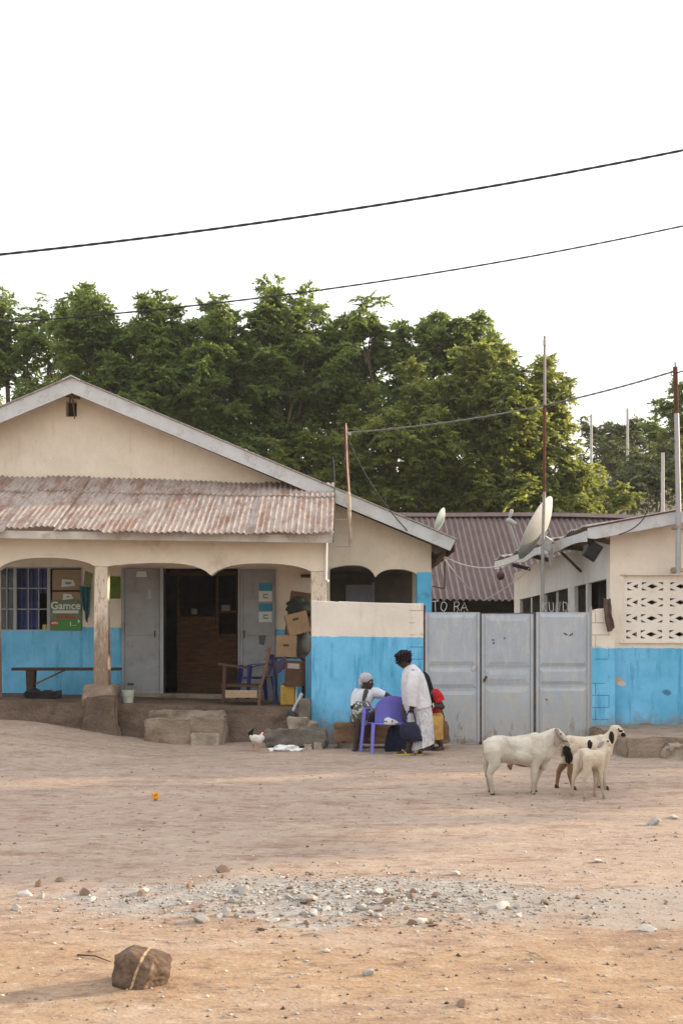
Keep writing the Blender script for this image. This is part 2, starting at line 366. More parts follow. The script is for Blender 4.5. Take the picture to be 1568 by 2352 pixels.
def dirt_material():
    n = N('dry_dirt'); p = n.pos; x, y, z = n.sep(p)
    wide = n.noise(p, .55, 5, .6, (.6, 1.4, 1)); mid = n.noise(p, 2.6, 7, .7, (.7, 1.5, 1), 4); fine = n.noise(p, 11, 7, .75, (.8, 1.3, 1), 8); grit = n.noise(p, 60, 4, .7)
    near = n.ramp(n.math('ADD', y, n.math('MULTIPLY', n.math('SUBTRACT', wide, .5), 2.5)), 7.4, 5.6)
    col = n.mix(near, (.375, .283, .225), (.37, .25, .16))
    back = n.ramp(n.math('ADD', y, n.math('MULTIPLY', n.math('SUBTRACT', mid, .5), 4.0)), 12.0, 15.5)
    col = n.mix(back, col, (.345, .268, .215))
    col = n.mix(n.math('MULTIPLY', n.ramp(wide, .47, .64), .5), col, (.43, .335, .26))
    col = n.mix(n.math('MULTIPLY', n.ramp(mid, .50, .63), .7), col, (.27, .175, .125))
    col = n.mix(n.math('MULTIPLY', n.ramp(mid, .46, .32), .5), col, (.45, .35, .26))
    col = n.mix(n.math('MULTIPLY', n.ramp(fine, .53, .63), .65), col, (.19, .12, .088))
    col = n.mix(n.math('MULTIPLY', n.ramp(fine, .45, .35), .55), col, (.53, .44, .35))
    # grey ash and crushed cement patch
    d = n.math('ADD', n.math('POWER', n.math('MULTIPLY', n.math('ADD', x, .05), .56), 2.0), n.math('POWER', n.math('MULTIPLY', n.math('SUBTRACT', y, 7.15), 1.35), 2.0))
    d = n.math('ADD', d, n.math('MULTIPLY', n.math('SUBTRACT', mid, .5), 4.2))
    ash = n.mix(n.ramp(fine, .35, .62), (.42, .405, .38), (.25, .232, .215))
    col = n.mix(n.math('MULTIPLY', n.ramp(d, 1.3, .1), .85), col, ash)
    d2 = n.math('ADD', n.math('POWER', n.math('MULTIPLY', n.math('SUBTRACT', x, 2.3), .6), 2.0), n.math('POWER', n.math('MULTIPLY', n.math('SUBTRACT', y, 6.9), 1.6), 2.0))
    col = n.mix(n.math('MULTIPLY', n.ramp(n.math('ADD', d2, n.math('MULTIPLY', n.math('SUBTRACT', mid, .5), 3.0)), 1.2, .4), .5), col, (.34, .31, .28))
    spot = n.ramp(n.vor(p, 9.0), .13, .06)
    col = n.mix(n.math('MULTIPLY', n.math('MULTIPLY', spot, n.ramp(mid, .45, .6)), .35), col, (.17, .12, .09))
    fl2 = n.noise(p, 26, 6, .75, (.8, 1.3, 1), 15); col = n.mix(n.math('MULTIPLY', n.ramp(fl2, .57, .68), .4), col, (.19, .125, .09)); col = n.mix(n.math('MULTIPLY', n.ramp(fl2, .42, .33), .4), col, (.55, .45, .36))
    b0 = n.bump(mid, .35, .08); b1 = n.bump(fine, .5, .035, b0); b2 = n.bump(grit, .45, .012, b1); b3 = n.bump(n.vor(p, 34), .3, .012, b2)
    return n.done(col, .97, b3, .08)
me = np_mesh('dirt_ground', gv, gf); me.materials.append(dirt_material()); me.polygons.foreach_set('use_smooth', [True] * len(me.polygons))
ground = bpy.data.objects.new('dirt_ground', me); COL.objects.link(ground); tag(ground, 'bare dry reddish dirt yard with grey ash patches', None, None, 'structure')

hill_m = M('dry_hillside', (.26, .20, .14), .95, .25, .25, (.12, .13, .06), .7, .35, .4, 2)
def hz_(x, y):
    r = math.exp(-(((x - 22) / 17) ** 2 + ((y - 72) / 17) ** 2))
    return 14.5 * r + .8 * noise.noise(Vector((x * .15, y * .15, 2))) * min(1, r * 4) - .6
mk('hill', G().grid(lambda u, v: Vector((-12 + 72 * u, 44 + 60 * v, hz_(-12 + 72 * u, 44 + 60 * v))), 60, 50), hill_m, smooth=180, kind='structure', label='brown dry hillside rising behind the houses on the right')

# ================================================================ left shop house
def zf(x): return .66 - (x + 5.47) * .0268            # the porch floor runs downhill to the right
house = thing('shop_house', (X(165, YG), YG + 4, 0), 'cream and blue shop house with gabled roof and arched porch on the left', 'house')
def arch(x0, y0, x1, y1, top, n=18):                 # flat-topped scallop between two springing points
    out = []
    for i in range(n + 1):
        t = i / n; b = y0 + (y1 - y0) * t; u = abs(2 * t - 1)
        out.append((x0 + (x1 - x0) * t, b - (b - top) * (1 - u ** 2.4) ** .75))
    return out
def poly(pts, Y): return [(X(a, Y), Zh(b, Y)) for a, b in pts]
wall_l = paint_wall('shop_wall_paint', 1.815, .012)
XR = X(990, YG); XRIDGE = X(165, YG); XL = 2 * XRIDGE - XR
wz = lambda x: Zh(900, YG) - abs(x - XRIDGE) * .4235 - .02
ar = arch(757, 1307, 862, 1326, 1298) + arch(862, 1326, 957, 1320, 1307)[1:]
hole_arch = poly([(957, 1640)] + [(757, 1640)] + ar, YG)
hole_arch = [(X(757, YG), .55)] + poly(ar, YG) + [(X(957, YG), .55)]
rect = lambda a, b, c, d, Y: [(X(a, Y), Zh(d, Y)), (X(a, Y), Zh(c, Y)), (X(b, Y), Zh(c, Y)), (X(b, Y), Zh(d, Y))]
hole_win = rect(-75, 190.5, 1302, 1449, YG); hole_door = rect(377, 549, 1305, 1597, YG); hole_vent = rect(152, 177, 921, 957, YG)
gw = G().plate([(XL, -.3), (XR, -.3), (XR, wz(XR)), (XRIDGE, wz(XRIDGE)), (XL, wz(XL))], [hole_win, hole_door, hole_arch, hole_vent], YG, YG + .2)
mk('front_wall', gw, wall_l, house)
D = 9.5
mk('side_wall', G().bx(XR - .2, XR, YG + 2.4, YG + D, -.2, wz(XR)), cream_plain, house); mk('side_wall', G().bx(XL, XL + .2, YG + .21, YG + D, -.2, wz(XL)), cream_plain, house)
mk('rear_wall', G().plate([(XL, -.3), (XR, -.3), (XR, wz(XR)), (XRIDGE, wz(XRIDGE)), (XL, wz(XL))], [], YG + D + .01, YG + D + .2), cream_plain, house)
# dark rooms behind the openings
xp = X(718, YG)
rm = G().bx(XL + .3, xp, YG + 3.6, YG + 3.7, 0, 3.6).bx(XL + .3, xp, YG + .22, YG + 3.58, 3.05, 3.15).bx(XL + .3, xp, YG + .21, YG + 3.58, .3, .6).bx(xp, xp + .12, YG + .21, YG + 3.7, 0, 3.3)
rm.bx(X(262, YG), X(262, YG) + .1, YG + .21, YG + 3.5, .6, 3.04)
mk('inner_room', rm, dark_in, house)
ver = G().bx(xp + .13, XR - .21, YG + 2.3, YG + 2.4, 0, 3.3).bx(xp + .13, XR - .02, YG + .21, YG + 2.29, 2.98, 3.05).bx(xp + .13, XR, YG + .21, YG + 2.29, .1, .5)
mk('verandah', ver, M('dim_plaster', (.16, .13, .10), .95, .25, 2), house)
mk('verandah_door', G().bx(X(795, YG), X(862, YG), YG + 2.2, YG + 2.29, .5, 2.75).bx(X(862, YG), X(868, YG), YG + 2.16, YG + 2.29, .5, 2.8), galv, house)
# roof: two corrugated slopes running back from the gable
rtop = Zh(868, 20.3); sl_ = (Zh(868, 20.3) - Zh(1241, 20.3)) / (X(1048, 20.3) - X(165, 20.3)); xr0 = X(165, 20.3); wr = X(1050, 20.3) - xr0
roof_top = iron_roof('aged_zinc_roof', (.36, .34, .33), (.25, .14, .10), .5)
rg = G()
for sgn in (1, -1):
    def rf(u, v, sgn=sgn): 
        y = 20.27 + (D + .9) * u; d = v * wr
        return Vector((xr0 + sgn * d, y, rtop - d * sl_ + .02 + .012 * math.sin(y * 2 * math.pi / .09)))
    rg.sheet(rf, 700, 1, .012)
mk('roof', rg, roof_top, house)
bb = G()
for sgn, L in ((1, wr), (-1, wr)):
    a0, a1 = (xr0, rtop), (xr0 + sgn * (L - .03), rtop - (L - .03) * sl_)
    hgt = .265
    bb.plate([a0, a1, (a1[0] - sgn * .10, a1[1] - .19), (a0[0], a0[1] - hgt)], [], 20.3 if sgn > 0 else 20.304, 20.335)
mk('barge_board', bb, facia, house)
mk('ridge_cap', G().plate([(xr0 - .16, rtop - .035), (xr0, rtop + .04), (xr0 + .16, rtop - .035), (xr0 + .15, rtop - .05), (xr0, rtop + .022), (xr0 - .15, rtop - .05)], [], 20.24, 21), facia, house)
for k in range(9): mk('eaves_rafter', G().bar((XR + .02, 20.5 + k * 1.1, wz(XR) - .14), (xr0 + wr - .08, 20.5 + k * 1.1, rtop - (wr - .08) * sl_ - .1), .06, .12), dark_brown, house)
so_ = G()
so_.bar((xr0 + wr - .05, 20.36, rtop - wr * sl_ - .09), (xr0 + wr - .05, 20.3 + D, rtop - wr * sl_ - .09), .03, .17)
mk('eaves_plank', so_, dark_brown, house)
vs_g = G().bar(P(167, 905, 20.5), P(172, 962, 20.7), .02).bar(P(150, 908, 20.6), P(185, 914, 20.6), .03, .05).bar(P(164, 905, 20.55), P(161, 925, 20.7), .035)
mk('gable_peg', vs_g, wood_m, house)
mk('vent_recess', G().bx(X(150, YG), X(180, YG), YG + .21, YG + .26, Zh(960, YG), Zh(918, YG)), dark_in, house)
# lean-to porch roof of rusty corrugated iron
lean_m = iron_roof('rusty_pink_iron', (.36, .30, .265), (.225, .125, .09), .85, 2)
xe = X(767, 18.1); ze0, zt0 = Zh(1216, 18.1), Zh(1097, YG)
random.seed(3); sheets = []
lg = G()
xcur = X(-330, 18.1); k = 0
while xcur < xe - .05:
    w = min(.78, xe - xcur); jl, ju = random.uniform(-.03, .035), random.uniform(-.015, .015)
    for row in (0, 1):
        t0, t1 = (0, .74) if row == 0 else (.70, 1)
        def lf(u, v, x0=xcur, w=w, t0=t0, t1=t1, row=row, jl=jl, ju=ju):
            x = x0 + w * u; t = t0 + (t1 - t0) * v; t = t - (jl + .014 * math.sin(x * 9 + jl * 99)) * (1 - v) * (1 if row == 0 else .6)
            xx = x if row == 0 else x
            slope_x = -.010 * (xx - X(0, 18.1))
            z = ze0 + (zt0 - ze0) * t + slope_x - .016 * (xx + 5.4) * (t)
            return Vector((x, 18.1 + (YG - .02 - 18.1) * t, z + .0135 * math.sin(x * 2 * math.pi / .092 + .5 * math.sin(x * 3)) + row * .016 + ju + .012 * math.sin(t * 7 + x * 1.3)))
        lg.sheet(lf, 60, 6 if row == 0 else 3, .004)
    xcur += w; k += 1
mk('lean_to_roof', lg, lean_m, house, smooth=60)
fl = G(); zl = lambda x: -.010 * (x - X(0, 18.1))
xa_, xb_ = X(-330, 18.1), X(764, 18.1)
f0, f1 = Zh(1217, 18.2), Zh(1235, 18.2)
fl.plate([(xa_, f1 + zl(xa_)), (xb_, f1 + zl(xb_) - .03), (xb_, f0 + zl(xb_) - .03), (xa_, f0 + zl(xa_))], [], 18.2, 18.235)
fl.plate([(18.24, f1 + zl(xb_)), (YG, Zh(1150, YG)), (YG, Zh(1118, YG)), (18.24, f0 + zl(xb_) - .03)], [], xb_ - .035, xb_, axis='X')
mk('eaves_board', fl, fascia_old, house)
# arcade: one beam with scalloped arches, pillars, plinth
bt = [(750, 1312), (713, 1312)] + arch(713, 1312, 485, 1322, 1294)[1:] + arch(485, 1322, 247, 1301, 1293)[1:] + [(217, 1300)] + arch(217, 1300, -5, 1309, 1281)[1:] + [(-38, 1309)] + arch(-38, 1309, -260, 1312, 1282)[1:]
beam = poly([(-290, 1312), (-290, 1236), (750, 1238)] + bt, YA)
mk('arcade_beam', G().plate(beam, [], YA, YA + .22).bx(X(750, YA) - .2, X(750, YA), YA + .222, YG - .002, Zh(1300, YA), Zh(1238, YA) + .1), cream_plain, house, bevel=.006)
pill_m_old = M('stained_pillar_plaster', (.55, .46, .36), .92, .14, 2, (.20, .14, .10), .95, 2.2, .6, 22, .1, stretch=(1, 1, .6), dist=.02)
n = N('grimy_pillar_plaster'); px_, py_, pz_ = n.sep(n.pos)
f1 = n.noise(n.pos, 5, 6, .7, (2.5, 2.5, .5)); f2 = n.noise(n.pos, 16, 5, .7, (2, 2, .6), 3)
gr_ = n.math('ADD', n.math('MULTIPLY', n.math('SUBTRACT', 2.15, pz_), .9), n.math('MULTIPLY', n.math('SUBTRACT', f1, .5), 1.7))
cl_ = n.mix(n.ramp(gr_, -.05, .75), (.66, .57, .46), (.27, .19, .14)); cl_ = n.mix(n.math('MULTIPLY', n.ramp(f2, .52, .66), .7), cl_, (.18, .125, .09)); cl_ = n.mix(n.math('MULTIPLY', n.ramp(f2, .42, .32), .5), cl_, (.62, .54, .44))
pill_m = n.done(cl_, .93, n.bump(f2, .5, .02), .1)
def pillar(x0, x1, yt, zbot, wtop=None, flare=.02):
    a, b = X(x0, YA), X(x1, YA); g = G()
    def ring(z, e): return [Vector((a - e, YA + .012 - e, z)), Vector((b + e, YA + .012 - e, z)), Vector((b + e, YA + .208 + e, z)), Vector((a - e, YA + .208 + e, z))]
    zt = Zh(yt, YA); zs = [zbot + (zt - zbot) * i / 14 for i in range(15)]
    vv, ff = [], []
    for i, z in enumerate(zs):
        vv += ring(z, flare * (1 - i / 14))
    for i in range(14):
        for k in range(4): ff.append((i*4+k, i*4+(k+1) % 4, (i+1)*4+(k+1) % 4, (i+1)*4+k))
    g.add(vv, ff + [(0, 1, 2, 3), (56, 57, 58, 59)]); return g
mk('pillar', pillar(217, 247, 1300, zf(X(232, YA))), pill_m, house, bevel=.015)
mk('pillar', pillar(714, 749, 1312, zf(X(730, YA)), flare=.0), pill_m, house, bevel=.012)
mk('pillar', pillar(-38, -6, 1309, zf(X(-20, YA))), pill_m, house, bevel=.015)
mk('pillar', G().bx(X(957, YG), X(991, YG), YG - .012, YG + .25, -.1, Zh(1314, YG)), blue_paint, house, bevel=.01)
def lump(x0, x1, y0, y1, z0, z1, amp, seed, n=10):
    g = G().bx(x0, x1, y0, y1, z0, z1); bm = bmesh.new(); g.into(bm); bmesh.ops.recalc_face_normals(bm, faces=bm.faces)
    bmesh.ops.bevel(bm, geom=bm.edges[:], offset=min(x1-x0, z1-z0) * .07, segments=2, affect='EDGES')
    bmesh.ops.subdivide_edges(bm, edges=[e for e in bm.edges if e.calc_length() > .04], cuts=n, use_grid_fill=True)
    h = G(); bm.verts.index_update(); h.v = [v.co.copy() for v in bm.verts]; h.f = [tuple(v.index for v in f.verts) for f in bm.faces]; h.m = [0] * len(h.f); bm.free()
    return h.rough(amp, 2.2 / max(.25, z1 - z0), seed).rough(amp * .45, 9, seed + 5)
mk('pillar_base', lump(X(195, 18.5), X(266, 18.5), 18.33, YA + .4, .55, Zh(1573, 18.5), .02, 4), conc, house, smooth=50)
ft = lump(X(196, 18.3), X(268, 18.3), 18.2, 18.6, .0, Zh(1600, 18.3), .02, 9, 14); fx = X(232, 18.3)
for p in ft.v: k = max(0, 1 - p.z / .72); p.x = fx + (p.x - fx) * (1 + .55 * k * k); p.y -= .10 * k * k
ft.rough(.05, 3.2, 4)
mk('pillar_footing', ft, mud, house, smooth=70)
pl = G()
def plf(u, v):                                       # rough rammed plinth: front face rolls over into the floor
    x = X(-330, 18.3) + (X(711, 18.3) - X(-330, 18.3)) * u; t = zf(x)
    if v < .5: s = v / .5; p = Vector((x, 18.35 - .10 * (1 - s) ** 2, -.2 + (t + .2) * s))
    else: s = (v - .5) / .5; p = Vector((x, 18.35 + s * (YG - 18.34), t))
    k = (1 if v < .44 else .45) if v < .55 else .25
    p += Vector((0, .055 * k * noise.noise(p * 2.1), .03 * k * noise.noise(p * 2.6 + Vector((5, 0, 0))))) + Vector((0, 1, .7)) * (.02 * k * noise.noise(p * 8)); return p
pl.grid(plf, 200, 44); mk('porch_plinth', pl, mud, house, smooth=60)
xs1 = X(711, 18.35)
mk('plinth_end', G().bx(xs1 - .05, xs1 + .0, 18.4, YG - .01, -.1, zf(xs1) - .02), mud, house)
mk('door_sill', G().plate([(X(272, YG), zf(-4.1) - .05), (X(640, YG), zf(-1.2) - .05), (X(640, YG), zf(-1.2) + .085), (X(272, YG), zf(-4.1) + .065)], [], YG - .11, YG + .18), conc, house, bevel=.01)
mk('front_step', lump(X(334, 18.0), X(452, 18.0), 17.88, 18.34, -.05, Zh(1651, 18.0), .035, 2), conc, house, smooth=35)
mk('front_step', lump(X(436, 18.0), X(519, 18.0), 17.84, 18.3, -.05, Zh(1646, 18.0), .035, 23), conc, house, smooth=35)
mk('front_step', lump(X(345, 18.2), X(515, 18.2), 18.1, 18.5, Zh(1660, 18.2), Zh(1632, 18.2), .035, 33), conc, house, smooth=35)
mk('front_step', lump(X(440, 17.8), X(506, 17.8), 17.66, 18.1, -.05, Zh(1684, 17.8), .012, 8), conc_l, house, smooth=35)
mk('downpipe', G().tube([P(749, 1243, YA - .03), P(748.5, 1300, YA - .03), P(748, 1332, YA - .03), P(754, 1334, YA - .05)], .024, 8), white_p, house, smooth=60)
# window: frame, grille, curtain, display panels
wf = G(); wy = YG + .05
for xx in (36, 113): wf.bx(X(xx, wy) - .028, X(xx, wy) + .028, wy - .03, wy + .03, Zh(1448.5, YG), Zh(1302.5, YG))
wf.bx(X(-74, YG), X(190, YG), wy - .031, wy + .031, Zh(1449, YG), Zh(1446, YG)); wf.bx(X(-74, YG), X(190, YG), wy - .031, wy + .031, Zh(1305, YG), Zh(1302, YG)); wf.bx(X(186, YG), X(190.4, YG), wy - .029, wy + .029, Zh(1446, YG), Zh(1305, YG))
for yy in (1351, 1399): wf.bx(X(-74, YG), X(111, YG), wy - .012, wy + .012, Zh(yy, YG) - .009, Zh(yy, YG) + .009)
for xx in (-40, -10, 15, 64, 88): wf.bx(X(xx, YG) - .008, X(xx, YG) + .008, wy - .012, wy + .012, Zh(1446, YG), Zh(1305, YG))
win = mk('window', wf, galv, house)
cur_m = M('blue_curtain_cloth', (.07, .095, .24), .9, .25, 3, (.13, .09, .2), .5, 3)
cu = G().sheet(lambda u, v: Vector((X(36 + 50 * u, YG), YG + .16 + .03 * math.sin(u * 26), Zh(1304 + 142 * v + .4, YG))), 60, 6, .004)
cu.sheet(lambda u, v: Vector((X(84 + 26 * u, YG), YG + .17 + .02 * math.sin(u * 18), Zh(1304 + 58 * v, YG))), 30, 3, .004)
cu.sheet(lambda u, v: Vector((X(-70 + 98 * u, YG), YG + .18 + .03 * math.sin(u * 40), Zh(1304 + 142 * v, YG))), 60, 6, .004)
mk('curtain', cu, cur_m, win, smooth=80)
n_ = N('window_glass'); n_.b.inputs['Alpha'].default_value = .45; glass = n_.done((.10, .12, .13), .08, None, .5)
mk('pane', G().bx(X(-72, YG), X(34.5, YG), wy + .033, wy + .037, Zh(1446, YG), Zh(1305, YG)), glass, win)
mk('jar', G().tube([P(104, 1445.5, YG + .12), P(104, 1436, YG + .12), P(104, 1434, YG + .12)], [.05, .05, .03], 12), M('yellow_jar', (.45, .42, .12), .4), win)
green_m = M('poster_green', (.07, .25, .065), .6, .1, 3); red_m = M('poster_red', (.50, .03, .03), .6, .1); ink_w = M('poster_white', (.62, .66, .62), .7, .05); ink_d = M('dark_ink', (.05, .055, .05), .8)
olive = M('poster_dull_green', (.14, .20, .12), .7, .15, 4)
def flat(z0, z1, pts=None):                          # helper for thin stickers on the shop wall
    pass
def text(s_, size, x, y, z, mat, parent, name, bold=.0, shear=0):
    cu_ = bpy.data.curves.new('t', 'FONT'); cu_.body = s_; cu_.size = size; cu_.extrude = .0015; cu_.offset = bold; cu_.shear = shear
    to = bpy.data.objects.new('t', cu_); COL.objects.link(to); dg = bpy.context.evaluated_depsgraph_get()
    ev = to.evaluated_get(dg); me_ = ev.to_mesh(); g = G()
    g.add([Vector((x + v.co.x, y - v.co.z, z + v.co.y)) for v in me_.vertices], [tuple(p.vertices) for p in me_.polygons]); ev.to_mesh_clear(); bpy.data.objects.remove(to)
    return mk(name, g, mat, parent)
pb = mk('display_board', G().bx(X(119, YG), X(186.5, YG), wy + .0, wy + .02, Zh(1355, YG), Zh(1308, YG)).bx(X(119, YG), X(184, YG), wy + .0, wy + .02, Zh(1379, YG), Zh(1359, YG)), M('tan_card', (.30, .235, .16), .85, .1, 4), house)
for (a, b, c, d) in ((140, 172, 1330, 1348), (143, 168, 1363, 1378)):
    mk('paper_emblem', G().plate([(X(a, YG), Zh(d, YG)), (X(b, YG), Zh(d - 3, YG)), (X(b - 5, YG), Zh(c + 2, YG)), (X(a + 2, YG), Zh(c, YG))], [], wy - .008, wy - .002), ink_w, pb)
    mk('paper_mark', G().bx(X(a + 9, YG), X(b - 9, YG), wy - .013, wy - .009, Zh(d - 6, YG), Zh(c + 6, YG)), M('grey_blue_ink', (.22, .28, .33), .8), pb)
po = mk('advert_poster', G().bx(X(116, YG), X(188, YG), wy - .055, wy - .04, Zh(1448, YG), Zh(1379.5, YG)), olive, house)
py = wy - .06
mk('poster_panel', G().bx(X(117, YG), X(187, YG), py - .001, py + .004, Zh(1447, YG), Zh(1422, YG)), green_m, po)
text('Gamce', .19, X(117.5, YG), py - .004, Zh(1399, YG), ink_w, po, 'poster_lettering', .004)
for q in range(9):
    if q == 3: continue
    xq = X(131 + 4.9 * q, YG); mk('poster_print', G().bx(xq, xq + .026, py - .003, py + .003, Zh(1419.5 + .35 * q, YG), Zh(1413.5 + .35 * q + (q % 2), YG)), red_m, po)
mk('poster_band', G().tube([Vector((X(123, YG), py, Zh(1405.5, YG))), Vector((X(182, YG), py, Zh(1405.5, YG)))], .033, 10), ink_w, po)
mk('red_logo', G().plate([(X(116.5, YG), Zh(1438, YG)), (X(130, YG), Zh(1437, YG)), (X(134.5, YG), Zh(1431, YG)), (X(133, YG), Zh(1424.5, YG)), (X(116.5, YG), Zh(1426, YG))], [], py - .008, py - .002), red_m, po)
text('APN', .06, X(119.5, YG), py - .010, Zh(1433.5, YG), ink_w, po, 'logo_lettering', .002)
mk('poster_arrow', G().plate([(X(180, YG), Zh(1432, YG)), (X(185, YG), Zh(1427, YG)), (X(180, YG), Zh(1422, YG))], [], py - .006, py - .002).bx(X(165, YG), X(177, YG), py - .006, py - .002, Zh(1437, YG), Zh(1436, YG)).bx(X(162, YG), X(164, YG), py - .006, py - .002, Zh(1438, YG), Zh(1428, YG)), ink_w, po)
mk('wall_sign', G().bx(X(250, YG), X(277, YG), YG - .02, YG - .004, Zh(1375, YG), Zh(1324, YG)), M('leaf_green_sign', (.10, .17, .03), .7, .35, 6, (.3, .22, .06), .5, 6), house, bevel=.006)
mk('faded_green_mark', G().plate([(X(192, YG), Zh(1345, YG)), (X(210, YG), Zh(1352, YG)), (X(214, YG), Zh(1318, YG)), (X(196, YG), Zh(1310, YG))], [], YG - .006, YG - .003), M('faded_green', (.22, .25, .13), .9, .2, 5), house)
# shop doors: two grey steel leaves folded back against the wall
def leaf(x0, x1, y0, y1, split, papers, flip):
    Y = YG - .06; g = G().bx(X(x0, YG), X(x1, YG), Y, Y + .035, Zh(y1, YG), Zh(y0, YG)); a, b = X(x0, YG), X(x1, YG)
    for xx in (a + .03, b - .03): g.bx(xx - .022, xx + .022, Y - .022, Y - .001, Zh(y1, YG), Zh(y0, YG))
    for yy in (y0 + 3, split, y1 - 4): g.bx(a + .053, b - .053, Y - .020, Y - .001, Zh(yy, YG) - .02, Zh(yy, YG) + .02)
    d = mk('shop_door', g, door_m, house, bevel=.003)
    mk('handle', G().tube([(b - .08 if not flip else a + .08, Y - .03, Zh(split - 8, YG)), (b - .08 if not flip else a + .08, Y - .05, Zh(split, YG)), (b - .08 if not flip else a + .08, Y - .03, Zh(split + 8, YG))], .01, 6), wood_d, d)
    return d
door_m = M('worn_grey_steel', (.30, .31, .32), .65, .12, 2.2, (.20, .17, .14), .6, 2.4, .15, 40, .3)
dl = leaf(281, 368, 1306, 1596, 1456, None, 0); dr = leaf(552, 633, 1308, 1612, 1457, None, 1)
mk('door_post', G().bx(X(369, YG), X(377, YG), YG - .09, YG + .19, zf(-3), Zh(1306, YG)), galv, house); mk('door_post', G().bx(X(548, YG), X(552, YG) - .003, YG - .09, YG + .19, zf(-2), Zh(1306, YG)), galv, house)
mk('notice', G().plate([(X(314, YG), Zh(1326, YG)), (X(340, YG), Zh(1326, YG)), (X(338, YG), Zh(1313, YG)), (X(318, YG), Zh(1312, YG))], [], YG - .09, YG - .084), ink_w, dl)
mk('paper_scrap', G().plate([(X(341, YG), Zh(1378, YG)), (X(350, YG), Zh(1375, YG)), (X(348, YG), Zh(1355, YG)), (X(342, YG), Zh(1352, YG))], [], YG - .068, YG - .062), M('grey_paper', (.42, .44, .46), .9), dl)
tl = M('notice_blue', (.05, .25, .38), .7, .1)
for y0 in (1340, 1387):
    mk('notice', G().bx(X(595, YG), X(625, YG), YG - .068, YG - .062, Zh(y0 + 42, YG), Zh(y0 + 18, YG)), ink_w, dr)
    mk('notice_heading', G().bx(X(595, YG), X(626, YG), YG - .068, YG - .062, Zh(y0 + 17.6, YG), Zh(y0, YG)), tl, dr)
    mk('notice_print', G().bx(X(605, YG), X(616, YG), YG - .073, YG - .069, Zh(y0 + 27, YG), Zh(y0 + 25, YG)).bx(X(605, YG), X(616, YG), YG - .073, YG - .069, Zh(y0 + 34, YG), Zh(y0 + 32, YG)).bx(X(605, YG), X(607, YG), YG - .073, YG - .069, Zh(y0 + 31, YG), Zh(y0 + 28, YG)), ink_d, dr)
mk('stain_patch', G().plate([(X(597, YG), Zh(1480, YG)), (X(607, YG), Zh(1482, YG)), (X(612, YG), Zh(1459, YG)), (X(594, YG), Zh(1460, YG))], [], YG - .066, YG - .0615), M('dark_smudge', (.12, .12, .12), .8), dr)
# shop fittings seen through the doorway
cn = thing('shop_counter', (X(470, 22), 22.2, .6), 'brown wooden shop counter and shelf partition inside the dark doorway', 'counter')
cy = 21.7
cb = G().bx(X(408, cy), X(600, cy), cy, cy + .05, .6, Zh(1470, cy))
cb.bx(X(408, cy), X(414, cy), cy - .03, cy - .002, .6, Zh(1320, cy)).bx(X(543, cy), X(548, cy), cy - .03, cy - .002, .6, Zh(1320, cy)).bx(X(497, cy), X(503, cy), cy - .031, cy - .003, Zh(1468, cy), Zh(1322, cy))
cb.bx(X(408, cy), X(600, cy), cy - .06, cy + .3, Zh(1470, cy), Zh(1464, cy)).bx(X(415, cy), X(496, cy), cy + .0, cy + .04, Zh(1463, cy), Zh(1416, cy)).bx(X(504, cy), X(600, cy), cy + .0, cy + .04, Zh(1408, cy), Zh(1402, cy))
cb.bx(X(504, cy), X(542, cy), cy + .001, cy + .041, Zh(1463.5, cy), Zh(1456, cy)).bx(X(385, cy), X(600, cy), cy - .001, cy + .08, Zh(1322, cy), Zh(1312, cy))
mk('counter_front', cb, M('dark_counter_wood', (.10, .052, .030), .8, .35, 5, (.045, .025, .018), .6, 5, .3, 40, .15, stretch=(1, 1, 5)), cn, bevel=.004)
mk('shelf_board', G().bx(X(420, cy), X(540, cy), cy + .5, cy + .52, Zh(1430, cy), Zh(1427, cy)).bx(X(420, cy), X(540, cy), cy + .5, cy + .52, Zh(1375, cy), Zh(1372, cy)), wood_d, cn)
tn = mk('tin', G().tube([P(446, 1411, cy + .02), P(447, 1398, cy + .02)], .06, 12), M('dull_tin', (.25, .23, .2), .5)); tag(tn, 'small grey tin standing on the shop counter in the doorway', 'tin')
tn = mk('packet', G().box(P(519, 1396.5, cy + .02), (.16, .05, .11)), M('grey_packet', (.24, .23, .24), .7)); tag(tn, 'grey packet standing on the upper shelf inside the doorway', 'packet')

# ================================================================ rear house with purple corrugated roof
rear = thing('rear_house', (3.8, 34, 0), 'long low house behind the gate with dark purple corrugated roof', 'house')
purple = iron_roof('faded_purple_iron', (.122, .088, .086), (.09, .058, .055), .6, 6)
xl_, xr_ = -2.0, 13.0
def rr(u, v):
    x = xl_ + (xr_ - xl_) * u; t = v
    return Vector((x, 30 + 5 * t, Zh(1378, 30) + (Zh(1183, 35) - Zh(1378, 30)) * t - .012 * (x - 3.0) * (1) + .028 * math.sin(x * 2 * math.pi / .17) - .05 * math.sin(t * math.pi)))
def rr2(u, v): p = rr(u, 1); return Vector((p.x, 35 + 5 * v, p.z - 2.8 * v))
mk('roof', G().sheet(rr, 900, 5, .006).sheet(rr2, 300, 1, .006), purple, rear, smooth=60)
mk('ridge_cap', G().sheet(lambda u, v: Vector((xl_ + 15 * u, 34.75 + .5 * v, rr(u, 1).z + .09 - abs(v - .5) * .28)), 30, 2, .006), purple, rear)
mk('wall', G().bx(xl_, xr_, 31.2, 31.4, -.2, 2.9).bx(xl_, xl_ + .2, 31.41, 39, -.2, 2.9).bx(xr_ - .2, xr_, 31.41, 39, -.2, 2.9), M('dim_rear_wall', (.028, .025, .022), .95, .2, 2), rear)

